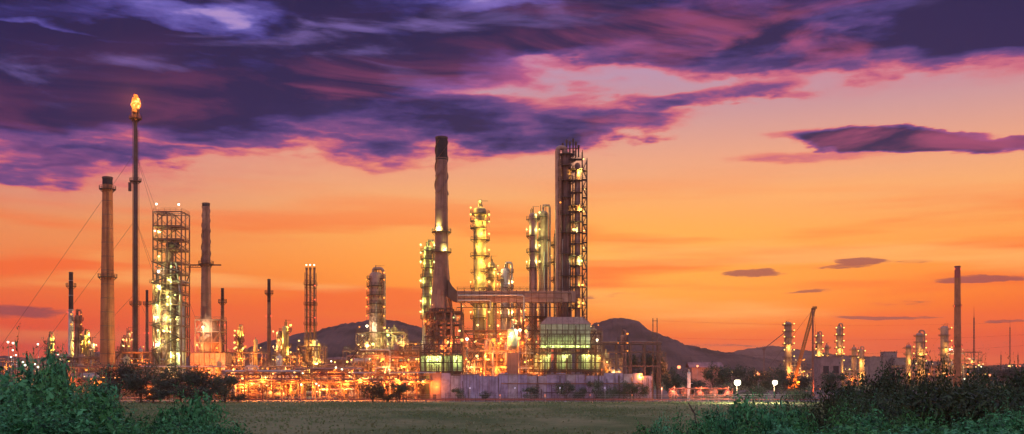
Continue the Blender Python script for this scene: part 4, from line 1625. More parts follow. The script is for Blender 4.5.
t = thing('lamp_mast', 'blazing orange lamp on a mast beneath the flue duct', 'lamp', (PX(493.5, 352), 352, 0))
MB().tube((0, .8, 0), (0, .8, PZ(339, 352)), .14, 8, .08).build('mast', 'galvanised', t, True)
lamp(t, (0, 0, PZ(340, 352)), 'sodium', .75, 9000)
t = thing('pressure_vessel', 'pale upright vessel with green sheen below flue duct', 'vessel', (PX(512.5, 356), 356, 0))
v = drum_v(t, (0, 0, PZ(353, 356)), PZ(328, 356) - PZ(353, 356), 1.9, 'pale_panel', legs=True)
MB().box((0, 0, PZ(353, 356) / 2), (4, 4, PZ(353, 356))).build('plinth', 'grey_concrete', t)
lamp(t, (-1.0, -3.2, PZ(335, 356)), 'mercury', .4, 900)
for px_, py_, c_, pw_ in ((520, 330, 'white', 1200), (526, 331, 'gold', 900), (519, 338, 'gold', 0), (467, 339, 'white', 600), (462, 340, 'gold', 0), (477, 356, 'warm', 0)):
    t2 = thing('lamp_post', {520: 'left of two bright white lamps beside pale vessel', 526: 'right of two bright lamps beside pale vessel', 519: 'lower gold lamp under the white lamp pair',
                              467: 'white lamp just right of the chimney frame', 462: 'gold lamp touching the chimney frame edge', 477: 'warm lamp low between chimney frame and orange lamp'}[px_], 'lamp', (PX(px_, 353), 353, 0))
    MB().tube((0, .6, 0), (0, .6, PZ(py_, 353) + .5), .1, 6).build('mast', 'galvanised', t2)
    lamp(t2, (0, 0, PZ(py_, 353)), c_, .5, pw_)

# --- twin columns
column(533, 213, 385, 8.0, 'left shaft of the pink lit twin columns', (219, 236, 252, 268), 'warm_cladding', seed=23, extra=3, lampc='mercury', lp=900, pw=1.1)
column(543, 211, 389, 9.5, 'right shaft of the pink lit twin columns', (217, 240, 266), 'warm_cladding', seed=24, extra=3, overhead=1, pw=.9)

# --- tallest tower cluster
Y = 378
t, r, H = column(566, 152, Y, 10.5, 'tallest dark tower with lamps and platforms on right side', (), 'dark_cladding' if 'dark_cladding' in MATS else 'warm_cladding', seed=25, crown=False, lad=False, name='main_fractionator')
b = MB()
b.lathe([(1.05, 10), (1.05, H - 5), (.8, H - 4.4), (0, H - 4)], 16, (4.2, -.5))
b.build('reactor_riser', 'warm_cladding', t, True)
for qq, (x, y) in enumerate(((5.9, -3.0), (7.6, -3.0), (5.9, .4), (7.6, .4))):
    MB().box((x, y, (H - 3 * (qq % 2)) / 2), (.24, .24, H - 3 * (qq % 2))).build('post', 'dark_steel', t)
for qq in range(24):
    z = 8 + qq * (H - 12) / 24
    b = MB()
    b.box((6.75, -1.3, z), (1.9, 3.5, .14))
    rail_box(b, 5.9, 7.6, -3.0, .4, z)
    b.build('landing', 'dark_steel', t)
    stair(t, 5.9 if qq % 2 else 7.5, 7.5 if qq % 2 else 5.9, -3.1, z, z + (H - 12) / 24)
for qq in range(5):
    x = -2.6 + qq * 1.25
    pipe(t, [(x, -r * .9 - .3, PZ(300, Y)), (x, -r * .9 - .3, PZ((190, 240, 205, 262, 176)[qq], Y)), (x * .6, -r * .5, PZ((190, 240, 205, 262, 176)[qq], Y))], (.2, .14, .26, .16, .18)[qq], ('rust_steel', 'cladding', 'dark_steel', 'cladding', 'rust_steel')[qq], 'riser_pipe', 8)
pipe(t, [(-r * .2, -.3, H - .4), (-r * .2, -.3, H + 1.4), (-r - 1.2, -.9, H + 1.4), (-r - 1.2, -.9, PZ(300, Y)), (-r - 1.2, -.9, 12)], .95, 'warm_cladding', 'overhead_pipe', 14, 3.0)
pipe(t, [(-r - .2, -2.2, H - 3), (-r - .2, -2.2, 12)], .45, 'rust_steel', 'riser_pipe', 10)
rng = random.Random(9)
pp = [160, 170, 181, 193, 206, 212, 222, 233, 244, 256, 266, 276, 287, 298, 308]
for i, p in enumerate(pp):
    z = PZ(p, Y)
    round_platform(t, r, z, -1.1, .75 + rng.uniform(0, .5), rng.uniform(1.4, 2.6))
    if i:
        ladder(t, r + .7, -1.2 - .5 * (i % 2), PZ(pp[i - 1], Y), z + 1) if False else ladder(t, r * .86 + .8, -2.4, PZ(pp[i], Y), PZ(pp[i - 1], Y))
for i, p in enumerate((166, 181, 198, 215, 233, 254, 276, 292)):
    round_platform(t, r, PZ(p, Y), PI * .95, PI * 1.7, 1.6)
b = MB()
for x, h in ((-1.2, 3.2), (0.2, 4.4), (1.4, 3.8), (2.6, 4.8), (3.6, 3.6), (4.6, 2.4)):
    b.tube((x, -.5, H - 2), (x, -.5, H + h - .8), .28, 8)
    b.tube((x, -.5, H + h - 1.2), (x, -.5, H + h), .42, 8)
b.beam((-2, -.5, H + 1.2), (r + 2.8, -.5, H + 1.2), .25)
b.beam((r + .5, -.5, H - .5), (r + 3.2, -.5, H + 2.2), .22)
b.build('relief_valve', 'dark_steel', t)
round_platform(t, r, H - 1, 0, 2 * PI, 1.4)
for x, y, c, pw_ in ((580.5, 174, 'gold', 1300), (583, 162, 'warm', 0), (580.5, 212, 'gold', 1300), (583, 214, 'gold', 0), (573, 232, 'mercury', 1300), (581, 263, 'mercury', 1300), (583.5, 233, 'warm', 0), (582, 287, 'gold', 900), (582.5, 305, 'gold', 800), (560, 205, 'sodium', 0), (584, 192, 'warm', 0), (583, 250, 'warm', 0)):
    lamp(t, (PX(x, Y) - t.location.x, -r - .9, PZ(y, Y) + .5), c, .42 if pw_ else .3, pw_)
    MB().beam((PX(x, Y) - t.location.x, -r - .9, PZ(y, Y) + 1.1), (PX(x, Y) - t.location.x, -r * .4, PZ(y, Y) + 1.1), .1).build('lamp_bracket', 'dark_steel', t)
for qq in range(15):
    z = PZ(pp[qq], Y)
    b = MB()
    b.box((4.4, -1.3, z - .1), (3.4, 3.4, .14))
    rail_box(b, 2.4, 6.0, -3.0, .4, z)
    b.build('platform', 'dark_steel', t)
column(556, 236, 392, 5.0, 'thin dark column hidden between twin columns and tallest tower', (245, 262, 280), 'rust_steel', seed=26, extra=2, lampc='warm')

# --- panelled reactor house
Y = 362
t = thing('reactor_house', 'panelled hip topped housing with green lit wall below towers', 'building', (PX(565.5, Y), Y, 0))
X0, X1 = PX(540, Y) - t.location.x, PX(591, Y) - t.location.x
z0, z1, z2 = PZ(348, Y), PZ(324, Y), PZ(316.5, Y)
MB().box((0, 6, (z0 + z1) / 2), (X1 - X0 - .4, 12, z1 - z0)).build('core', 'dark_steel', t)
nx, nz = 9, 4
pw_, ph_ = (X1 - X0) / nx, (z1 - z0) / nz
me = MB().box((0, 0, 0), (pw_ - .26, .16, ph_ - .26)).mesh('panel', 'pale_panel')
for i in range(nx):
    for j in range(nz):
        link('panel', me, t, (X0 + (i + .5) * pw_, -.12, z0 + (j + .5) * ph_))
b = MB()
i0 = 2.6
b.v += [(X0, 0, z1), (X1, 0, z1), (X1, 12, z1), (X0, 12, z1), (X0 + i0, i0, z2), (X1 - i0, i0, z2), (X1 - i0, 12 - i0, z2), (X0 + i0, 12 - i0, z2)]
for k in range(4):
    j = (k + 1) % 4
    b.face(k, j, 4 + j, 4 + k)
b.face(4, 5, 6, 7)
b.build('hip_roof', 'warm_cladding', t)
b = MB()
for k in range(nx + 1):
    x = X0 + k * pw_
    f = min(1, max(0, 1))
    b.beam((x, -.05, z1), (max(X0 + i0, min(X1 - i0, x)), i0 - .05, z2 + .05), .12)
b.build('roof_rib', 'steel', t)
b = MB()
b.box(((X0 + X1) / 2, -.9, z0 - .15), (X1 - X0 + 3.4, 2.6, .3))
rail_box(b, X0 - 1.6, X1 + 1.6, -2.1, -.2, z0, 1.1, 1.5)
b.build('walkway', 'dark_steel', t)
for k in range(6):
    x = X0 + (k + .5) * (X1 - X0) / 6
    lamp(t, (x, -2.0, z0 + .5), 'mercury', .26, 330)
Xa, Xb = PX(534, Y) - t.location.x, PX(600, Y) - t.location.x
zc = PZ(371, Y)
for k in range(9):
    x = Xa + (Xb - Xa) * k / 8
    MB().box((x, -.2, z0 / 2 - .2), (.4, .4, z0 - .4)).build('post', 'dark_steel', t)
me = MB().box((0, 0, 0), ((Xb - Xa) / 12 - .3, .2, PZ(355, Y) - PZ(369, Y))).mesh('wall_panel', 'pale_panel')
for k in range(12):
    if k in (3, 7):
        continue
    link('wall_panel', me, t, (Xa + (k + .5) * (Xb - Xa) / 12, 1.2, (PZ(355, Y) + PZ(369, Y)) / 2))
b = MB()
b.box(((Xa + Xb) / 2, .2, PZ(352.5, Y)), (Xb - Xa, .5, .4))
b.box(((Xa + Xb) / 2, .2, PZ(370, Y)), (Xb - Xa, .5, .4))
b.build('beam', 'dark_steel', t)
for x in (548, 566, 586):
    lamp_px(t, x, 355.5, Y - 1.6, 'mercury', .38, 950)
frame(t, Xa, Xb, -4.6, -3.2, [PZ(q, Y) for q in (371, 362, 353, 344, 334)], 13, 1, 'dark_steel', .17, random.Random(6), .22, True, 0)
for k in range(7):
    xq = Xa + (k + .4) * (Xb - Xa) / 7
    pipe(t, [(xq, -2.6, 1), (xq, -2.6, PZ((348, 330, 340, 352, 326, 344, 336)[k], Y)), (xq, -.3, PZ((348, 330, 340, 352, 326, 344, 336)[k], Y))], (.14, .2, .12)[k % 3], ('rust_steel', 'dark_steel', 'steel')[k % 3], 'downpipe', 8)
lamp_px(t, 597, 340, Y - 2, 'white', .45, 800)
lamp_px(t, 599, 358, Y - 2, 'gold', .45, 800)
lamp_px(t, 540, 361, Y - 2, 'gold', .45, 800)
unit(586, 602, 331, 372, 10, 'narrow lit stair frame at right end of reactor house', 5, 2, 68, lamps=8, drums=2, vess=1, pipes=10, nlight=2, power=900)
unit(524, 546, 316, 374, 9, 'frame of pipes left of the panelled reactor house', 6, 2, 69, 'dark_steel', lamps=7, drums=3, vess=3, pipes=18, nlight=3, power=1500, lampc=('mercury', 'gold'))

# --- green lit substation below the chimney
Y = 354
t = thing('switch_house', 'green lit panelled building at the big chimney foot', 'building', (PX(441, Y), Y, 0))
X0, X1 = PX(421, Y) - t.location.x, PX(462.5, Y) - t.location.x
z1 = PZ(356, Y)
MB().box((0, 3, z1 / 2), (X1 - X0 - .3, 6, z1)).build('core', 'dark_steel', t)
me = MB().box((0, 0, 0), ((X1 - X0) / 8 - .2, .2, z1 - PZ(371, Y))).mesh('panel', 'pale_panel')
for k in range(8):
    link('panel', me, t, (X0 + (k + .5) * (X1 - X0) / 8, -.15, (z1 + PZ(371, Y)) / 2))
b = MB()
rail_box(b, X0, X1, -.1, 6, z1 + .1, 1.1, 1.5)
b.box((0, 3, z1 + .1), (X1 - X0 + .8, 7, .2))
b.build('roof', 'dark_steel', t)
for k in range(9):
    MB().box((X0 + k * (X1 - X0) / 8, -.5, z1 / 2), (.28, .28, z1)).build('post', 'dark_steel', t)
frame(t, X0, X1, -3.6, -2.2, [PZ(q, Y) for q in (371, 362, 352, 344)], 9, 1, 'dark_steel', .17, random.Random(7), .25, True, 0)
for x in (429, 437, 456):
    lamp_px(t, x, 358, Y - 2, 'mercury', .34, 950)
lamp_px(t, 433, 381, Y - 4, 'gold', .5, 1500)

# --- lilac boundary wall with panels and stains
Y = 339
t = thing('boundary_wall', 'long lilac stained panel wall along front of the plant', 'wall', (PX(548, Y), Y, 0))
X0, X1 = PX(441, Y) - t.location.x, PX(652, Y) - t.location.x
zt = PZ(373, Y)
n = 22
rng = random.Random(14)
me = [MB().box((0, 0, (zt - k) / 2), ((X1 - X0) / n - .14, .3, zt - k)).mesh('wall_panel', mm) for k in (0, .3, .9) for mm in ('lilac_panel', 'lilac_panel', 'grey_panel')]
for i in range(n):
    link('wall_panel', rng.choice(me), t, (X0 + (i + .5) * (X1 - X0) / n, rng.uniform(-.03, .03), 0))
for i in range(n + 1):
    MB().box((X0 + i * (X1 - X0) / n, .25, zt / 2 - .15), (.35, .35, zt - .3)).build('post', 'grey_concrete', t)
for k, zq in enumerate((zt - .5, zt * .62, zt * .3)):
    pipe(t, [(X0 + (4, 20, 34)[k], -.5, zq), (X1 - (22, 3, 9)[k], -.5, zq), (X1 - (22, 3, 9)[k], -.5, zq - 1.6)], (.13, .18, .1)[k], ('steel', 'rust_steel', 'dark_steel')[k], 'pipe', 8)
for k in range(26):
    x = X1 - (X1 - X0) * rng.random() ** 1.6
    h = rng.uniform(2.5, zt - .6)
    b = MB()
    b.poly([(x, -.45, 0), (x + rng.uniform(-.1, .1), -.45, h * .6), (x + rng.uniform(-.3, .3), -.45, h)], rng.uniform(.07, .16), 6)
    b.build('downpipe', 'dark_steel', t)
MB().box(((X0 + X1) / 2, -.35, .4), (X1 - X0, .5, .8)).build('plinth', 'grey_concrete', t)
t = thing('gate_house', 'small orange lit block at left end of lilac wall', 'building', (PX(435.5, Y), Y, 0))
MB().box((0, 2, zt / 2), (PX(441, Y) - PX(430, Y) - .3, 4, zt)).build('wall', 'warm_cladding', t)
MB().box((0, 2, zt + .15), (PX(441, Y) - PX(430, Y) + .2, 4.4, .3)).build('roof', 'grey_concrete', t)
MB().box((-.4, -.06, 1.1), (1.0, .12, 2.2)).build('door', 'dark_steel', t)
lamp_px(t, 436, 386, Y - 3, 'sodium', .3, 900)

for k, (x, y, w_) in enumerate(((458, 388, 9), (486, 391, 8), (531, 386, 10), (566, 382, 11), (581, 387, 9), (596, 380, 12), (612, 385, 10), (627, 381, 11), (640, 384, 10), (604, 392, 10))):
    plant(x, y, 333, w_ * 1.5, 'WALL', 'wall_bush', 'bush', TREE_V[k % 5])['label'] = '%s dark bush from the left against the lilac wall' % ('first', 'second', 'third', 'fourth', 'fifth', 'sixth', 'eighth', 'ninth', 'tenth', 'seventh')[k]
# lilac fill lights added to wash the wall
LC['lilac'] = (.78, .70, 1.0)
emat('lamp_lilac', LC['lilac'], 3)
for k, x in enumerate((470, 515, 560, 605)):
    t = thing('wall_fill_light', '%s added slim fill light standing before the lilac wall' % ('first', 'second', 'third', 'fourth')[k], 'light', (PX(x, 328), 328, 0), group='fill lights added before the lilac wall')
    t['label'] = '%s added slim fill light from the left before lilac wall' % ('first', 'second', 'third', 'fourth')[k]
    MB().tube((0, 0, 0), (0, 0, 4.2), .07, 6).build('mast', 'galvanised', t)
    lamp(t, (0, .2, 4.3), 'lilac', .12)
    glow(t, (0, .6, 4.0), 'lilac', 380, .12)

# --- steel portal frames at the right end
Y = 350
t = thing('cable_gantry', 'bare steel portal gantry above the lilac wall end', 'gantry', (PX(630, Y), Y, 0))
for i, x in enumerate((604, 617, 631, 645, 660)):
    X = PX(x, Y) - t.location.x
    b = MB()
    for yy in (0, 5):
        b.box((X, yy, PZ(343, Y) / 2), (.4, .4, PZ(343, Y)))
    b.beam((X, 0, PZ(344, Y)), (X, 5, PZ(344, Y)), .35)
    b.build('portal', 'dark_steel', t)
for yy in (0, 5):
    for p in (344, 352, 366):
        MB().beam((PX(602, Y) - t.location.x, yy, PZ(p, Y)), (PX(662, Y) - t.location.x, yy, PZ(p, Y)), .3, .4).build('girder', 'dark_steel', t)
for k in range(6):
    pipe(t, [(PX(602, Y) - t.location.x, .6 + k * .8, PZ(343.2, Y) + .5), (PX(662, Y) - t.location.x, .6 + k * .8, PZ(343.2, Y) + .5)], .16, 'steel')
lamp_px(t, 607, 362, Y - 2, 'warm', .3, 700)
lamp_px(t, 641, 376, Y - 12, 'sodium', .36, 1500)
column(622.5, 335, 385, 3.8, 'small lone column behind the portal gantry', (340, 349, 357), 'warm_cladding', seed=27, lampc='sodium', overhead=1)
unit(600, 622, 358, 372, 8, 'low orange lit skid behind the portal gantry', 2, 2, 70, lamps=5, drums=3, vess=3, pipes=12, nlight=2, power=1300)

# --- twin utility pole
Y = 356
t = thing('utility_pole', 'tall twin shaft utility pole right of the lilac wall', 'utility pole', (PX(655, Y), Y, 0))
Hp = PZ(318, Y)
for s in (-.72, .72):
    MB().tube((s, 0, 0), (s, 0, Hp), .26, 8, .17).build('shaft', 'wood_pole', t, True)
b = MB()
for z in (Hp - 1, Hp - 7, Hp - 13, Hp - 19):
    b.beam((-1.0, 0, z), (2.6 if z < Hp - 5 else 1.0, 0, z), .18)
b.build('crossarm', 'wood_pole', t)
P0 = (PX(655, Y), Y)
P1 = (PX(1120, 520), 520)
for k, (zo, hy) in enumerate(((Hp - 1.2, 331), (Hp - 7, 343), (Hp - 13, 352))):
    z1_ = PZ(hy - 16, 520)
    pts = []
    for i in range(25):
        f = i / 24
        pts.append((P0[0] + 2 + (P1[0] - P0[0]) * f, P0[1] + (P1[1] - P0[1]) * f, zo + .2 + (z1_ - zo) * f - 4 * 3.2 * f * (1 - f)))
    w_ = MB().poly(pts, .028, 4).build('overhead_wire', 'dark_steel')
    tag(w_, ('topmost', 'middle', 'lowest')[k] + ' overhead wire running right from the twin pole', 'wire', 'overhead wires from the twin pole')

# --- red lit skid and tanks right of the wall
Y = 343
t = thing('tank_skid', 'red lit row of low tanks behind the fence', 'tank', (PX(700, Y), Y, 0))
for k in range(5):
    drum_h(t, (-9 + k * 4.6, 2 + .4 * (k % 2), 2.2 + .5 * (k % 2)), 3.2, 1.25 + .2 * (k % 2), 'warm_cladding', 'y')
drum_v(t, (-3.8, -.5, 0), 9.5, .55, 'white_paint')
clutter_pipes(t, random.Random(3), -10, 12, -1, 4, .5, 4, 14)
LC['ember'] = (1.0, .22, .09)
emat('lamp_ember', LC['ember'], 4)
for x, pw_ in ((-9, 2200), (0, 2600), (9, 2200)):
    lamp(t, (x, -2.6, 4.4), 'ember', .2, pw_)
    MB().tube((x, -2.2, 0), (x, -2.2, 4.9), .08, 6).build('mast', 'galvanised', t)
for px_, py_, Y_, c_, r_, pw_, lab in ((679, 367, 430, 'ember', .75, 9000, 'bright orange red lamp on a mast left of red roofed shed'), (697.5, 366, 455, 'ember', .5, 5000, 'smaller orange lamp on mast beside the red roofed shed'),
                                       (641, 377, 347, 'ember', .32, 2600, 'small orange lamp at right end of lilac wall'), (759, 374, 420, 'ember', .45, 2200, 'dim orange lamp between the two starry street lamps'),
                                       (732, 372, 460, 'warm', .3, 300, 'faint warm lamp above the left starry street lamp'), (662, 388, 336, 'ember', .2, 1500, 'low red lamp beside the twin utility pole')):
    t = thing('yard_lamp', lab, 'lamp', (PX(px_, Y_), Y_, 0))
    MB().tube((0, .6, 0), (0, .6, PZ(py_, Y_) + .4), .13, 8, .08).build('mast', 'galvanised', t, True)
    lamp(t, (0, 0, PZ(py_, Y_)), c_, r_, pw_)
t = thing('roofed_shed', 'red roofed open shed behind the trees right of the hill', 'shed', (PX(706, 470), 470, 0))
zt = PZ(367, 470)
MB().box((0, 4, zt / 2), (13, 8, zt)).build('wall', 'house_wall', t)
b = MB()
b.v = [(-8, -1.5, zt - .2), (8, -1.5, zt - .2), (8, 4, zt + 2.2), (-8, 4, zt + 2.2), (8, 9.5, zt - .2), (-8, 9.5, zt - .2)]
b.face(0, 1, 2, 3)
b.face(3, 2, 4, 5)
b.build('roof', 'roof_sheet', t)
MB().box((-2, -.06, 1.3), (2.4, .12, 2.6)).build('door', 'dark_steel', t)

# --- street lamps by the right thicket
for k, (px_, lab) in enumerate(((737.5, 'left of two brilliant street lamps above the bushes'), (775, 'right of two brilliant street lamps above the bushes'))):
    Yl = 300 + 6 * k
    t = thing('street_lamp', lab, 'street lamp', (PX(px_, Yl), Yl, 0))
    z = PZ(382.5, Yl)
    MB().tube((0, .9, 0), (0, .9, z + .4), .12, 8, .07).build('post', 'dark_steel', t, True)
    b = MB()
    b.poly([(0, .9, z + .3), (0, .6, z + .75), (0, 0, z + .85)], .06, 6)
    b.build('arm', 'galvanised', t, True)
    lamp(t, (0, 0, z), 'white', (1.0, .82)[k], (5000, 4000)[k])
    glow(t, (0, -.2, z - (1.35, 1.15)[k]), 'white', (3600, 2600)[k], .2)

# --- fence along the field
Y = 319
t = thing('perimeter_fence', 'long wire fence between the field and the plant', 'fence', (0, Y, 0))
xa, xb = PX(150, Y), PX(860, Y)
n = 72
b = MB()
b.box((0, 0, 1.05), (.12, .12, 2.1))
b.beam((0, 0, 2.05), (0, -.35, 2.5), .09)
me = b.mesh('post', 'dark_steel')
for i in range(n + 1):
    o = link('post', me, t, (xa + (xb - xa) * i / n, 0, 0))
    o.rotation_euler = (rng.uniform(-.03, .03), rng.uniform(-.03, .03), 0)
for z in (.15, .7, 1.25, 1.8, 2.35):
    MB().beam((xa, -.06 - (.25 if z > 2 else 0), z), (xb, -.06 - (.25 if z > 2 else 0), z), .05).build('wire', 'galvanised', t)
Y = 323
t = thing('light_trail_barrier', 'low added red barrier standing for light trails behind the fence', 'barrier', (0, Y, 0))  # added barrier: red light trails are put into its rail colour
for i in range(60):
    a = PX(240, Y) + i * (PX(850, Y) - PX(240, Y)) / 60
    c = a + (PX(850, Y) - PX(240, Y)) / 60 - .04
    MB().box(((a + c) / 2, 0, .72), (c - a, .10, .32)).build('rail', 'red_trail_and_cap', t)
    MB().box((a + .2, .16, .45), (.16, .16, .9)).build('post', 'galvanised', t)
for k, x in enumerate((300, 350, 500, 545, 590, 632, 672, 715)):
    # short red lights added only to tint the barrier
    t2 = thing('barrier_tint_light', 'placeholder', 'light', (PX(x, 325.5), 325.5, 0), group='red tint lights added along the barrier')
    t2['label'] = '%s added red tint light from the left behind the barrier' % ('first', 'second', 'third', 'fourth', 'fifth', 'sixth', 'seventh', 'eighth')[k]
    MB().tube((0, 0, 0), (0, 0, 2.0), .05, 6).build('post', 'galvanised', t2)
    lamp(t2, (0, -.1, 2.1), 'ember', .10)
    glow(t2, (0, -1.6, 2.3), 'ember', 420, .1)


# ================================================================== FAR RIGHT PLANT (about 1 km away)
FAR = [(788, 322, 7.2, 'left far column strung with lamps beside the crane jib'), (818.5, 334, 4.4, 'far lamp dotted column just right of crane mast'), (827, 345, 3.8, 'shortest far lamp dotted column above the square block'),
       (839, 326, 5.0, 'slender far lamp dotted column above the square block'), (854, 347, 4.6, 'plain dull far column left of bright short column'), (860.5, 349, 4.6, 'short bright lamp dotted far column near long hall'),
       (908.5, 345, 5.2, 'small far column left of the paired far columns'), (919.5, 333, 7.0, 'left of the two wide far columns near far chimney'), (944.5, 326, 7.6, 'right of the two wide far columns near far chimney')]
for i, (px_, yt, w_, lab) in enumerate(FAR):
    Yf = 980 + (i % 3) * 25
    ps = [yt + 3 + k * 6.5 for k in range(int((366 - yt) / 6.5))]
    t, r, H = column(px_, yt, Yf, w_, lab, ps, 'warm_cladding', seed=80 + i, crown=True, pw=2.2, lad=False, overhead=1 if i % 2 else 0, lampc=None)
    if i != 4:
        rg = random.Random(i)
        for p in ps:
            for s in ((-1, 1) if i in (0, 1, 3, 5) else (1,)):
                if rg.random() < .85:
                    lamp(t, (s * (r + 1.2), -r - 1.2, PZ(p - 1.2, Yf)), 'gold', .62, 0)
        glow(t, (0, -r - 4, H * .6), 'gold', 5000, .6)
        glow(t, (0, -r - 4, H * .25), 'gold', 5000, .6)
t = unit(784, 806, 362, 975, 20, 'far low unit sprinkled with orange lamps under crane', 2, 4, 90, lamps=22, drums=4, vess=3, pipes=12, nlight=3, power=6000, lr=.8, stairs=False)
unit(806, 866, 371, 985, 20, 'far low pipework strip behind the square block', 2, 8, 91, lamps=16, drums=4, vess=3, pipes=14, nlight=3, power=6000, lr=.7, stairs=False)
unit(900, 1000, 366, 930, 20, 'far pipework strip around the far chimney foot', 2, 8, 92, lamps=24, drums=6, vess=4, pipes=14, nlight=4, power=6000, lr=.75, stairs=False)
stack(957.5, 266, 900, 7.8, 5.4, 'tall brown far chimney with dark cap at right', 'brick_concrete', soot=.10, red=(269, 306, 346), plats=(306, 346), smat='red_trail_and_cap', lad=False)
unit(950, 982, 352, 905, 14, 'far stair frame with white lamps beside far chimney', 4, 3, 93, lamps=16, drums=2, vess=2, pipes=8, nlight=2, power=5000, lr=.75, lampc=('white', 'warm', 'ember'), stairs=False)

# guyed mast and thin masts
def mast(px_, yt, Yf, w_, lab, lampc=None):
    t = thing('radio_mast', lab, 'mast', (PX(px_, Yf), Yf, 0))
    H = PZ(yt, Yf)
    w = w_ / F * Yf / 2
    b = MB()
    for k in range(3):
        a = k * 2.094
        b.beam((w * math.cos(a), w * math.sin(a), 0), (w * .5 * math.cos(a), w * .5 * math.sin(a), H * .86), .22)
    n = 26
    for i in range(n):
        z, z_ = H * .86 * i / n, H * .86 * (i + 1) / n
        f, f_ = 1 - .5 * i / n, 1 - .5 * (i + 1) / n
        for k in range(3):
            a, c = k * 2.094, (k + 1) * 2.094
            b.beam((w * f * math.cos(a), w * f * math.sin(a), z), (w * f_ * math.cos(c), w * f_ * math.sin(c), z_), .14)
    b.build('lattice', 'rust_steel', t)
    MB().tube((0, 0, H * .84), (0, 0, H), .22, 6, .08).build('spire', 'rust_steel', t)
    if lampc:
        for s in (-1.8, 0, 1.8):
            lamp(t, (s, -1, 0 + PZ(366, Yf)), lampc, .95, 3000 if s == 0 else 0)
    return t
mast(974, 306, 720, 2.2, 'thin dark spire mast right of the far chimney')
mast(1010, 318, 1100, 2.2, 'thinnest tall mast near the right edge with lamps', 'warm')
mast(1001, 350, 1120, 2.4, 'short pylon left of the thinnest mast')
mast(1018, 350, 1120, 2.4, 'short pylon right of the thinnest mast', 'ember')
for px_, py_, c_, lab in ((964, 379, 'white', 'white lamp above bushes below the far chimney'), (946.5, 376.5, 'ember', 'left red lamp in row below far chimney'), (953, 375, 'ember', 'middle red lamp in row below far chimney'), (968, 374, 'sodium', 'right orange lamp in row below far chimney'),
                          (979, 365, 'warm', 'warm lamp right of the far chimney unit'), (990, 375, 'ember', 'lone red lamp right of the thin spire mast')):
    t = thing('yard_lamp', lab, 'lamp', (PX(px_, 560), 560, 0))
    MB().tube((0, .9, 0), (0, .9, PZ(py_, 560) + .6), .16, 6).build('mast', 'galvanised', t)
    lamp(t, (0, 0, PZ(py_, 560)), c_, .6, 1200)

# --- crane and the tall lamp pole in front of it
Y = 600
t = thing('mobile_crane', 'red orange lattice boom crane leaning right behind the pole', 'crane', (PX(800, Y), Y, 0))
tip = Vector((PX(814, Y) - t.location.x, 0, PZ(308, Y)))
foot = Vector((PX(793, Y) - t.location.x, 0, 3.2))
b = MB()
ax = (tip - foot)
sx = Vector((ax.z, 0, -ax.x)).normalized()
n = 22
for s in (-1, 1):
    for q in (-1, 1):
        b.beam(foot + sx * s * .5 + Vector((0, q * .9, 0)), tip + sx * s * .8 + Vector((0, q * .8, 0)), .42)
for i in range(n):
    p0 = foot + ax * (i / n)
    p1 = foot + ax * ((i + 1) / n)
    for q in (-1, 1):
        b.beam(p0 + sx * .7 + Vector((0, q * .85, 0)), p1 - sx * .7 + Vector((0, q * .85, 0)), .16)
        b.beam(p0 - sx * .7 + Vector((0, q * .85, 0)), p0 + sx * .7 + Vector((0, q * .85, 0)), .14)
b.build('boom', 'crane_paint', t)
b = MB()
b.box((foot.x, 0, 2.6), (7, 3.4, 2.4))
b.box((foot.x + 2.6, -1.2, 4.4), (2, 1.6, 2.0))
b.build('cab', 'crane_paint', t)
for s in (-1.9, 1.9):
    MB().box((foot.x, s, .7), (8.4, 1.0, 1.4)).build('track', 'dark_steel', t)
MB().box((foot.x - 4.4, 0, 2.8), (2.2, 3.2, 2.2)).build('counterweight', 'dark_steel', t)
MB().beam(tip, Vector((foot.x - 14, 0, 14)), .12).build('stay_cable', 'dark_steel', t)
MB().beam(Vector((foot.x - 14, 0, 14)), Vector((foot.x - 4, 0, 4)), .3).build('stay_mast', 'crane_paint', t)
b = MB()
b.beam(tip, tip + Vector((1.4, 0, -22)), .12)
b.box(tip + Vector((1.4, 0, -22.8)), (.9, .7, 1.6))
b.build('hoist_line', 'dark_steel', t)
b = MB()
b.box(tip + Vector((.4, 0, .2)), (2.4, 1.6, 1.4))
b.build('boom_head', 'crane_paint', t)
lamp(t, (foot.x + 3, -4, 5), 'sodium', .5, 9000)
Y = 430
t = thing('mast_pole', 'tall dark red lit pole standing before the crane', 'pole', (PX(812.8, Y), Y, 0))
MB().tube((0, 0, 0), (0, 0, PZ(309, Y)), .5, 10, .34).build('shaft', 'rust_steel', t, True)
MB().box((0, 0, PZ(309, Y)), (1.2, .8, .5)).build('cap', 'dark_steel', t)
lamp(t, (2.2, -2.4, 3.0), 'ember', .25, 2400)
MB().tube((2.2, -2.0, 0), (2.2, -2.0, 3.5), .07, 6).build('lamp_post', 'galvanised', t)
# second distant jib at left of far column
t = thing('distant_crane', 'small distant crane jib rising left of far columns', 'crane', (PX(764, 1300), 1300, 0))
b = MB()
b.beam((0, 0, 0), (0, 0, PZ(349, 1300)), 1.2)
b.beam((-2, 0, PZ(350, 1300)), (PX(784, 1300) - PX(764, 1300), 0, PZ(333, 1300)), 1.0)
b.build('jib', 'rust_steel', t)
MB().box((0, 0, PZ(349, 1300)), (3.2, 3, 3)).build('cab', 'rust_steel', t)

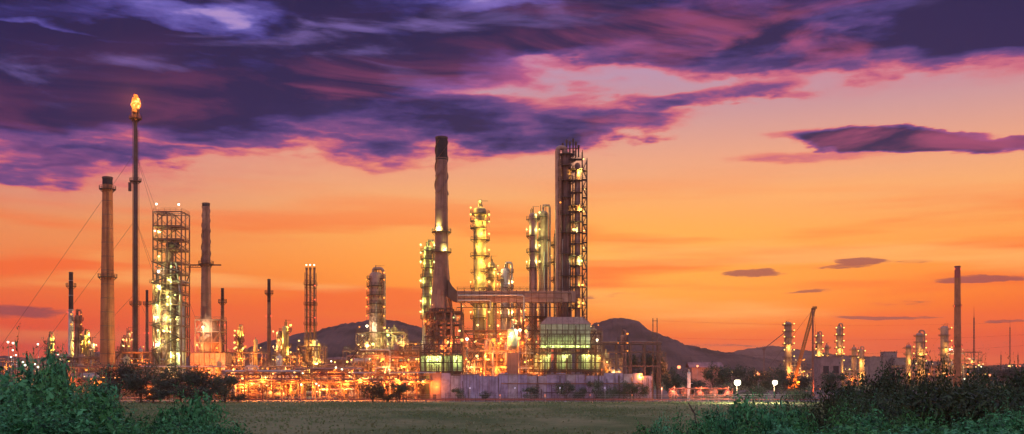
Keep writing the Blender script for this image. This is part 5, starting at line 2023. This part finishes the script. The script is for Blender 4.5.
# --- far blocks
def block(x0, x1, yt, Yf, lab, tower=None, win=0):
    t = thing('industrial_block', lab, 'building', (PX((x0 + x1) / 2, Yf), Yf, 0))
    w = PX(x1, Yf) - PX(x0, Yf)
    H = PZ(yt, Yf)
    MB().box((0, 9, H / 2), (w, 18, H)).build('wall', 'house_wall', t)
    MB().box((0, 9, H + .3), (w + .8, 18.8, .6)).build('roof', 'roof_sheet', t)
    if tower:
        a, c, ty = tower
        xa, xb = PX(a, Yf) - t.location.x, PX(c, Yf) - t.location.x
        MB().box(((xa + xb) / 2, 8, (H + PZ(ty, Yf)) / 2), (xb - xa, 9, PZ(ty, Yf) - H)).build('roof_tower', 'house_wall', t)
    for k in range(win):
        x = -w / 2 + (k + .5) * w / win
        p = MB().box((x, -.1, H * .62), (w / win * .55, .2, H * .22)).build('window', 'dark_glass', t)
        b = MB()
        b.box((x, -.3, H * .62 - H * .12), (w / win * .62, .4, .3))
        b.build('sill', 'grey_concrete', p)
    return t
block(821, 841, 357, 640, 'square dark red block right of the crane pole', None, 2)
block(870, 888, 357, 1150, 'left wing of the long far hall')
block(886, 897, 352, 1160, 'raised middle tower of the long far hall')
block(895, 906, 358, 1150, 'right wing of the long far hall', None, 2)
block(690, 726, 371, 700, 'long low pale roofed hall behind the street lamps', None, 5)
block(842, 868, 366, 1100, 'low far shed left of the long far hall', None, 3)

# ================================================================== TREES OF THE MIDDLE GROUND
rng = random.Random(8)
MT = [(118, 364, 316, 38), (141, 361, 314, 44), (160, 376, 312, 30), (181, 366, 312, 36), (205, 368, 314, 42), (225, 374, 312, 32), (104, 378, 308, 30), (153, 388, 306, 36), (193, 386, 304, 36), (238, 393, 310, 18)]
WORD = ['leftmost pair', 'tallest', 'middle', 'bushy', 'broad', 'rightmost', 'low left', 'low middle', 'low right', 'smallest']
for i, (x, y, Yf, w_) in enumerate(MT):
    plant(x, y, Yf, w_, 'tree', 'field_tree', 'tree', TREE_V[i % 5])['label'] = [
        'dark tree below flare stack, left part of misty row', 'taller dark tree directly right of flare stack foot', 'small dark tree below left leg of lattice tower', 'dark tree below right leg of lattice tower',
        'broad dark tree below the square heater', 'dark tree under the white lamp right of heater', 'low bush tree at left end of the misty row', 'low bush tree below the lattice tower', 'low bush tree below the square heater',
        'tiny bush at right end of the misty tree row'][i]
plant(373, 380, 316, 30, 'lone round tree left of two before the stepped unit', 'field_tree', 'tree', TREE_V[1])
plant(399.5, 382, 317, 18, 'smaller narrow tree right of two before stepped unit', 'field_tree', 'tree', TREE_V[3])
plant(388, 394, 316, 22, 'low bush between the two trees before stepped unit', 'field_bush', 'bush', TREE_V[0])
for i, (x, y, Yf, w_, lab) in enumerate(((633, 353, 430, 16, 'dark tree left of the twin utility pole'), (646, 349, 440, 16, 'dark tall tree touching left of twin utility pole'), (660, 352, 436, 16, 'dark tree just right of the twin utility pole'),
                                         (674, 368, 400, 22, 'low dark tree below the bright orange lamp'), (715, 364, 425, 22, 'dark tree right of the red roofed shed'), (735, 366, 430, 26, 'dark tree behind left starry street lamp'),
                                         (756, 368, 424, 24, 'dark tree between two starry street lamps'), (776, 366, 420, 24, 'dark tree behind right starry street lamp'), (722, 383, 350, 26, 'low bush left of left starry street lamp'),
                                         (795, 374, 400, 26, 'low dark tree left of the crane pole'), (832, 372, 380, 26, 'low dark tree right of the crane pole'), (690, 378, 380, 24, 'low bush above red lit tanks'),
                                         (757, 386, 330, 28, 'dark bush between the street lamp posts'), (797, 388, 320, 30, 'dark bush right of the right street lamp post'))):
    plant(x, y, Yf, w_, lab, 'yard_tree' if 'tree' in lab else 'yard_bush', 'tree' if 'tree' in lab else 'bush', TREE_V[(i * 2) % 5])
for i, x in enumerate((985, 1003, 1022, 1040)):
    plant(x, 366 - i % 2, 800, 24, ['dark distant tree right of thin spire mast', 'dark distant tree below the right edge masts', 'dark distant tree at the right picture edge', 'dark distant tree beyond the right picture edge'][i], 'distant_tree', 'tree', TREE_V[i])

# ================================================================== FOREGROUND THICKETS
def thicket(lst, V, label, group, name='bush'):
    ys_ = sorted(q[2] for q in lst)
    c1_, c2_ = ys_[len(ys_) // 3], ys_[2 * len(ys_) // 3]
    cnt = {}
    for i, (x, y, Yf, w_) in enumerate(sorted(lst)):
        y += (1 - 4 * math.sin(x * .11)) if V is DARK_V else 5
        row = 'front' if Yf < c1_ else ('middle' if Yf < c2_ else 'back')
        k = cnt.get(row, 0)
        cnt[row] = k + 1
        plant(x, y, Yf, w_, label % (ORD[k], row), name, 'bush', V[i % len(V)], group)


G1 = '%s dense green bush from the left in %s row of left thicket'
thicket([(-18, 366, 52, 84), (22, 362, 56, 74), (54, 358, 60, 50), (62, 374, 50, 70), (95, 382, 50, 60), (20, 384, 42, 90), (70, 394, 42, 80), (112, 398, 44, 60), (-10, 400, 36, 90), (40, 408, 36, 90), (92, 412, 36, 90),
         (135, 416, 38, 60), (150, 422, 34, 70), (190, 398, 46, 58), (172, 404, 44, 50), (212, 408, 43, 44), (185, 418, 36, 76), (228, 422, 37, 44), (245, 432, 38, 34)], SHRUB_V, G1, 'green bushes at left front')
G2 = '%s dark bush from the left in %s row of right thicket crest'
thicket([(842, 384, 70, 56), (866, 379, 72, 50), (888, 374, 74, 50), (908, 376, 74, 44), (930, 364, 76, 44), (952, 374, 72, 52), (975, 378, 70, 60), (1000, 377, 72, 60), (1026, 376, 70, 60), (1050, 378, 70, 60),
         (856, 396, 58, 80), (900, 392, 58, 84), (945, 390, 58, 84), (990, 390, 58, 84), (1030, 390, 58, 84), (822, 398, 62, 50), (802, 404, 60, 44), (880, 402, 50, 90), (930, 402, 50, 90), (980, 402, 50, 90), (1024, 402, 50, 90)], DARK_V, G2, 'dark bushes on the right thicket crest')
G3 = '%s fresh green bush from the left in %s row of right thicket'
thicket([(640, 426, 46, 44), (668, 421, 45, 44), (692, 416, 46, 44), (718, 408, 47, 46), (738, 398, 48, 44), (758, 404, 46, 44), (778, 404, 45, 46), (800, 412, 42, 56), (700, 426, 38, 60), (745, 424, 37, 70), (790, 426, 36, 70),
         (840, 410, 40, 60), (868, 412, 38, 64), (905, 416, 37, 70), (945, 420, 36, 76), (985, 416, 37, 70), (1020, 408, 38, 70), (852, 424, 33, 80), (920, 428, 32, 80), (980, 428, 32, 80), (1030, 424, 33, 80)], SHRUB_V, G3, 'green bushes at right front')
# bare twigs that stand out of the thickets
def twig(px_, py0, py1, Yf, lean, lab):
    rg = random.Random(int(px_))
    X = PX(px_, Yf)
    t = thing('dry_branch', lab, 'branch', (X, Yf, PZ(py0, Yf)))
    H = (py0 - py1) / F * Yf
    b = MB()
    b.poly([(0, 0, -.6), (lean * .3, 0, H * .4), (lean, .1, H)], .035, 6, .012)
    b.build('stem', 'bark', t, True)
    for k in range(6):
        f = rg.uniform(.3, .95)
        s = rg.choice((-1, 1))
        MB().poly([(lean * f * f ** .3, 0, H * f), (lean * f + s * H * .12, 0, H * f + H * .14), (lean * f + s * H * .16, 0, H * f + H * .28)], .016, 5, .006).build('side_twig', 'bark', t)
twig(905, 385, 352, 72, .9, 'bare upright branch above the right thicket crest')
twig(697, 420, 403, 45, -.35, 'dry stick poking up left of green thicket')
twig(898, 386, 360, 72, -.8, 'left leaning bare twig above the right thicket')
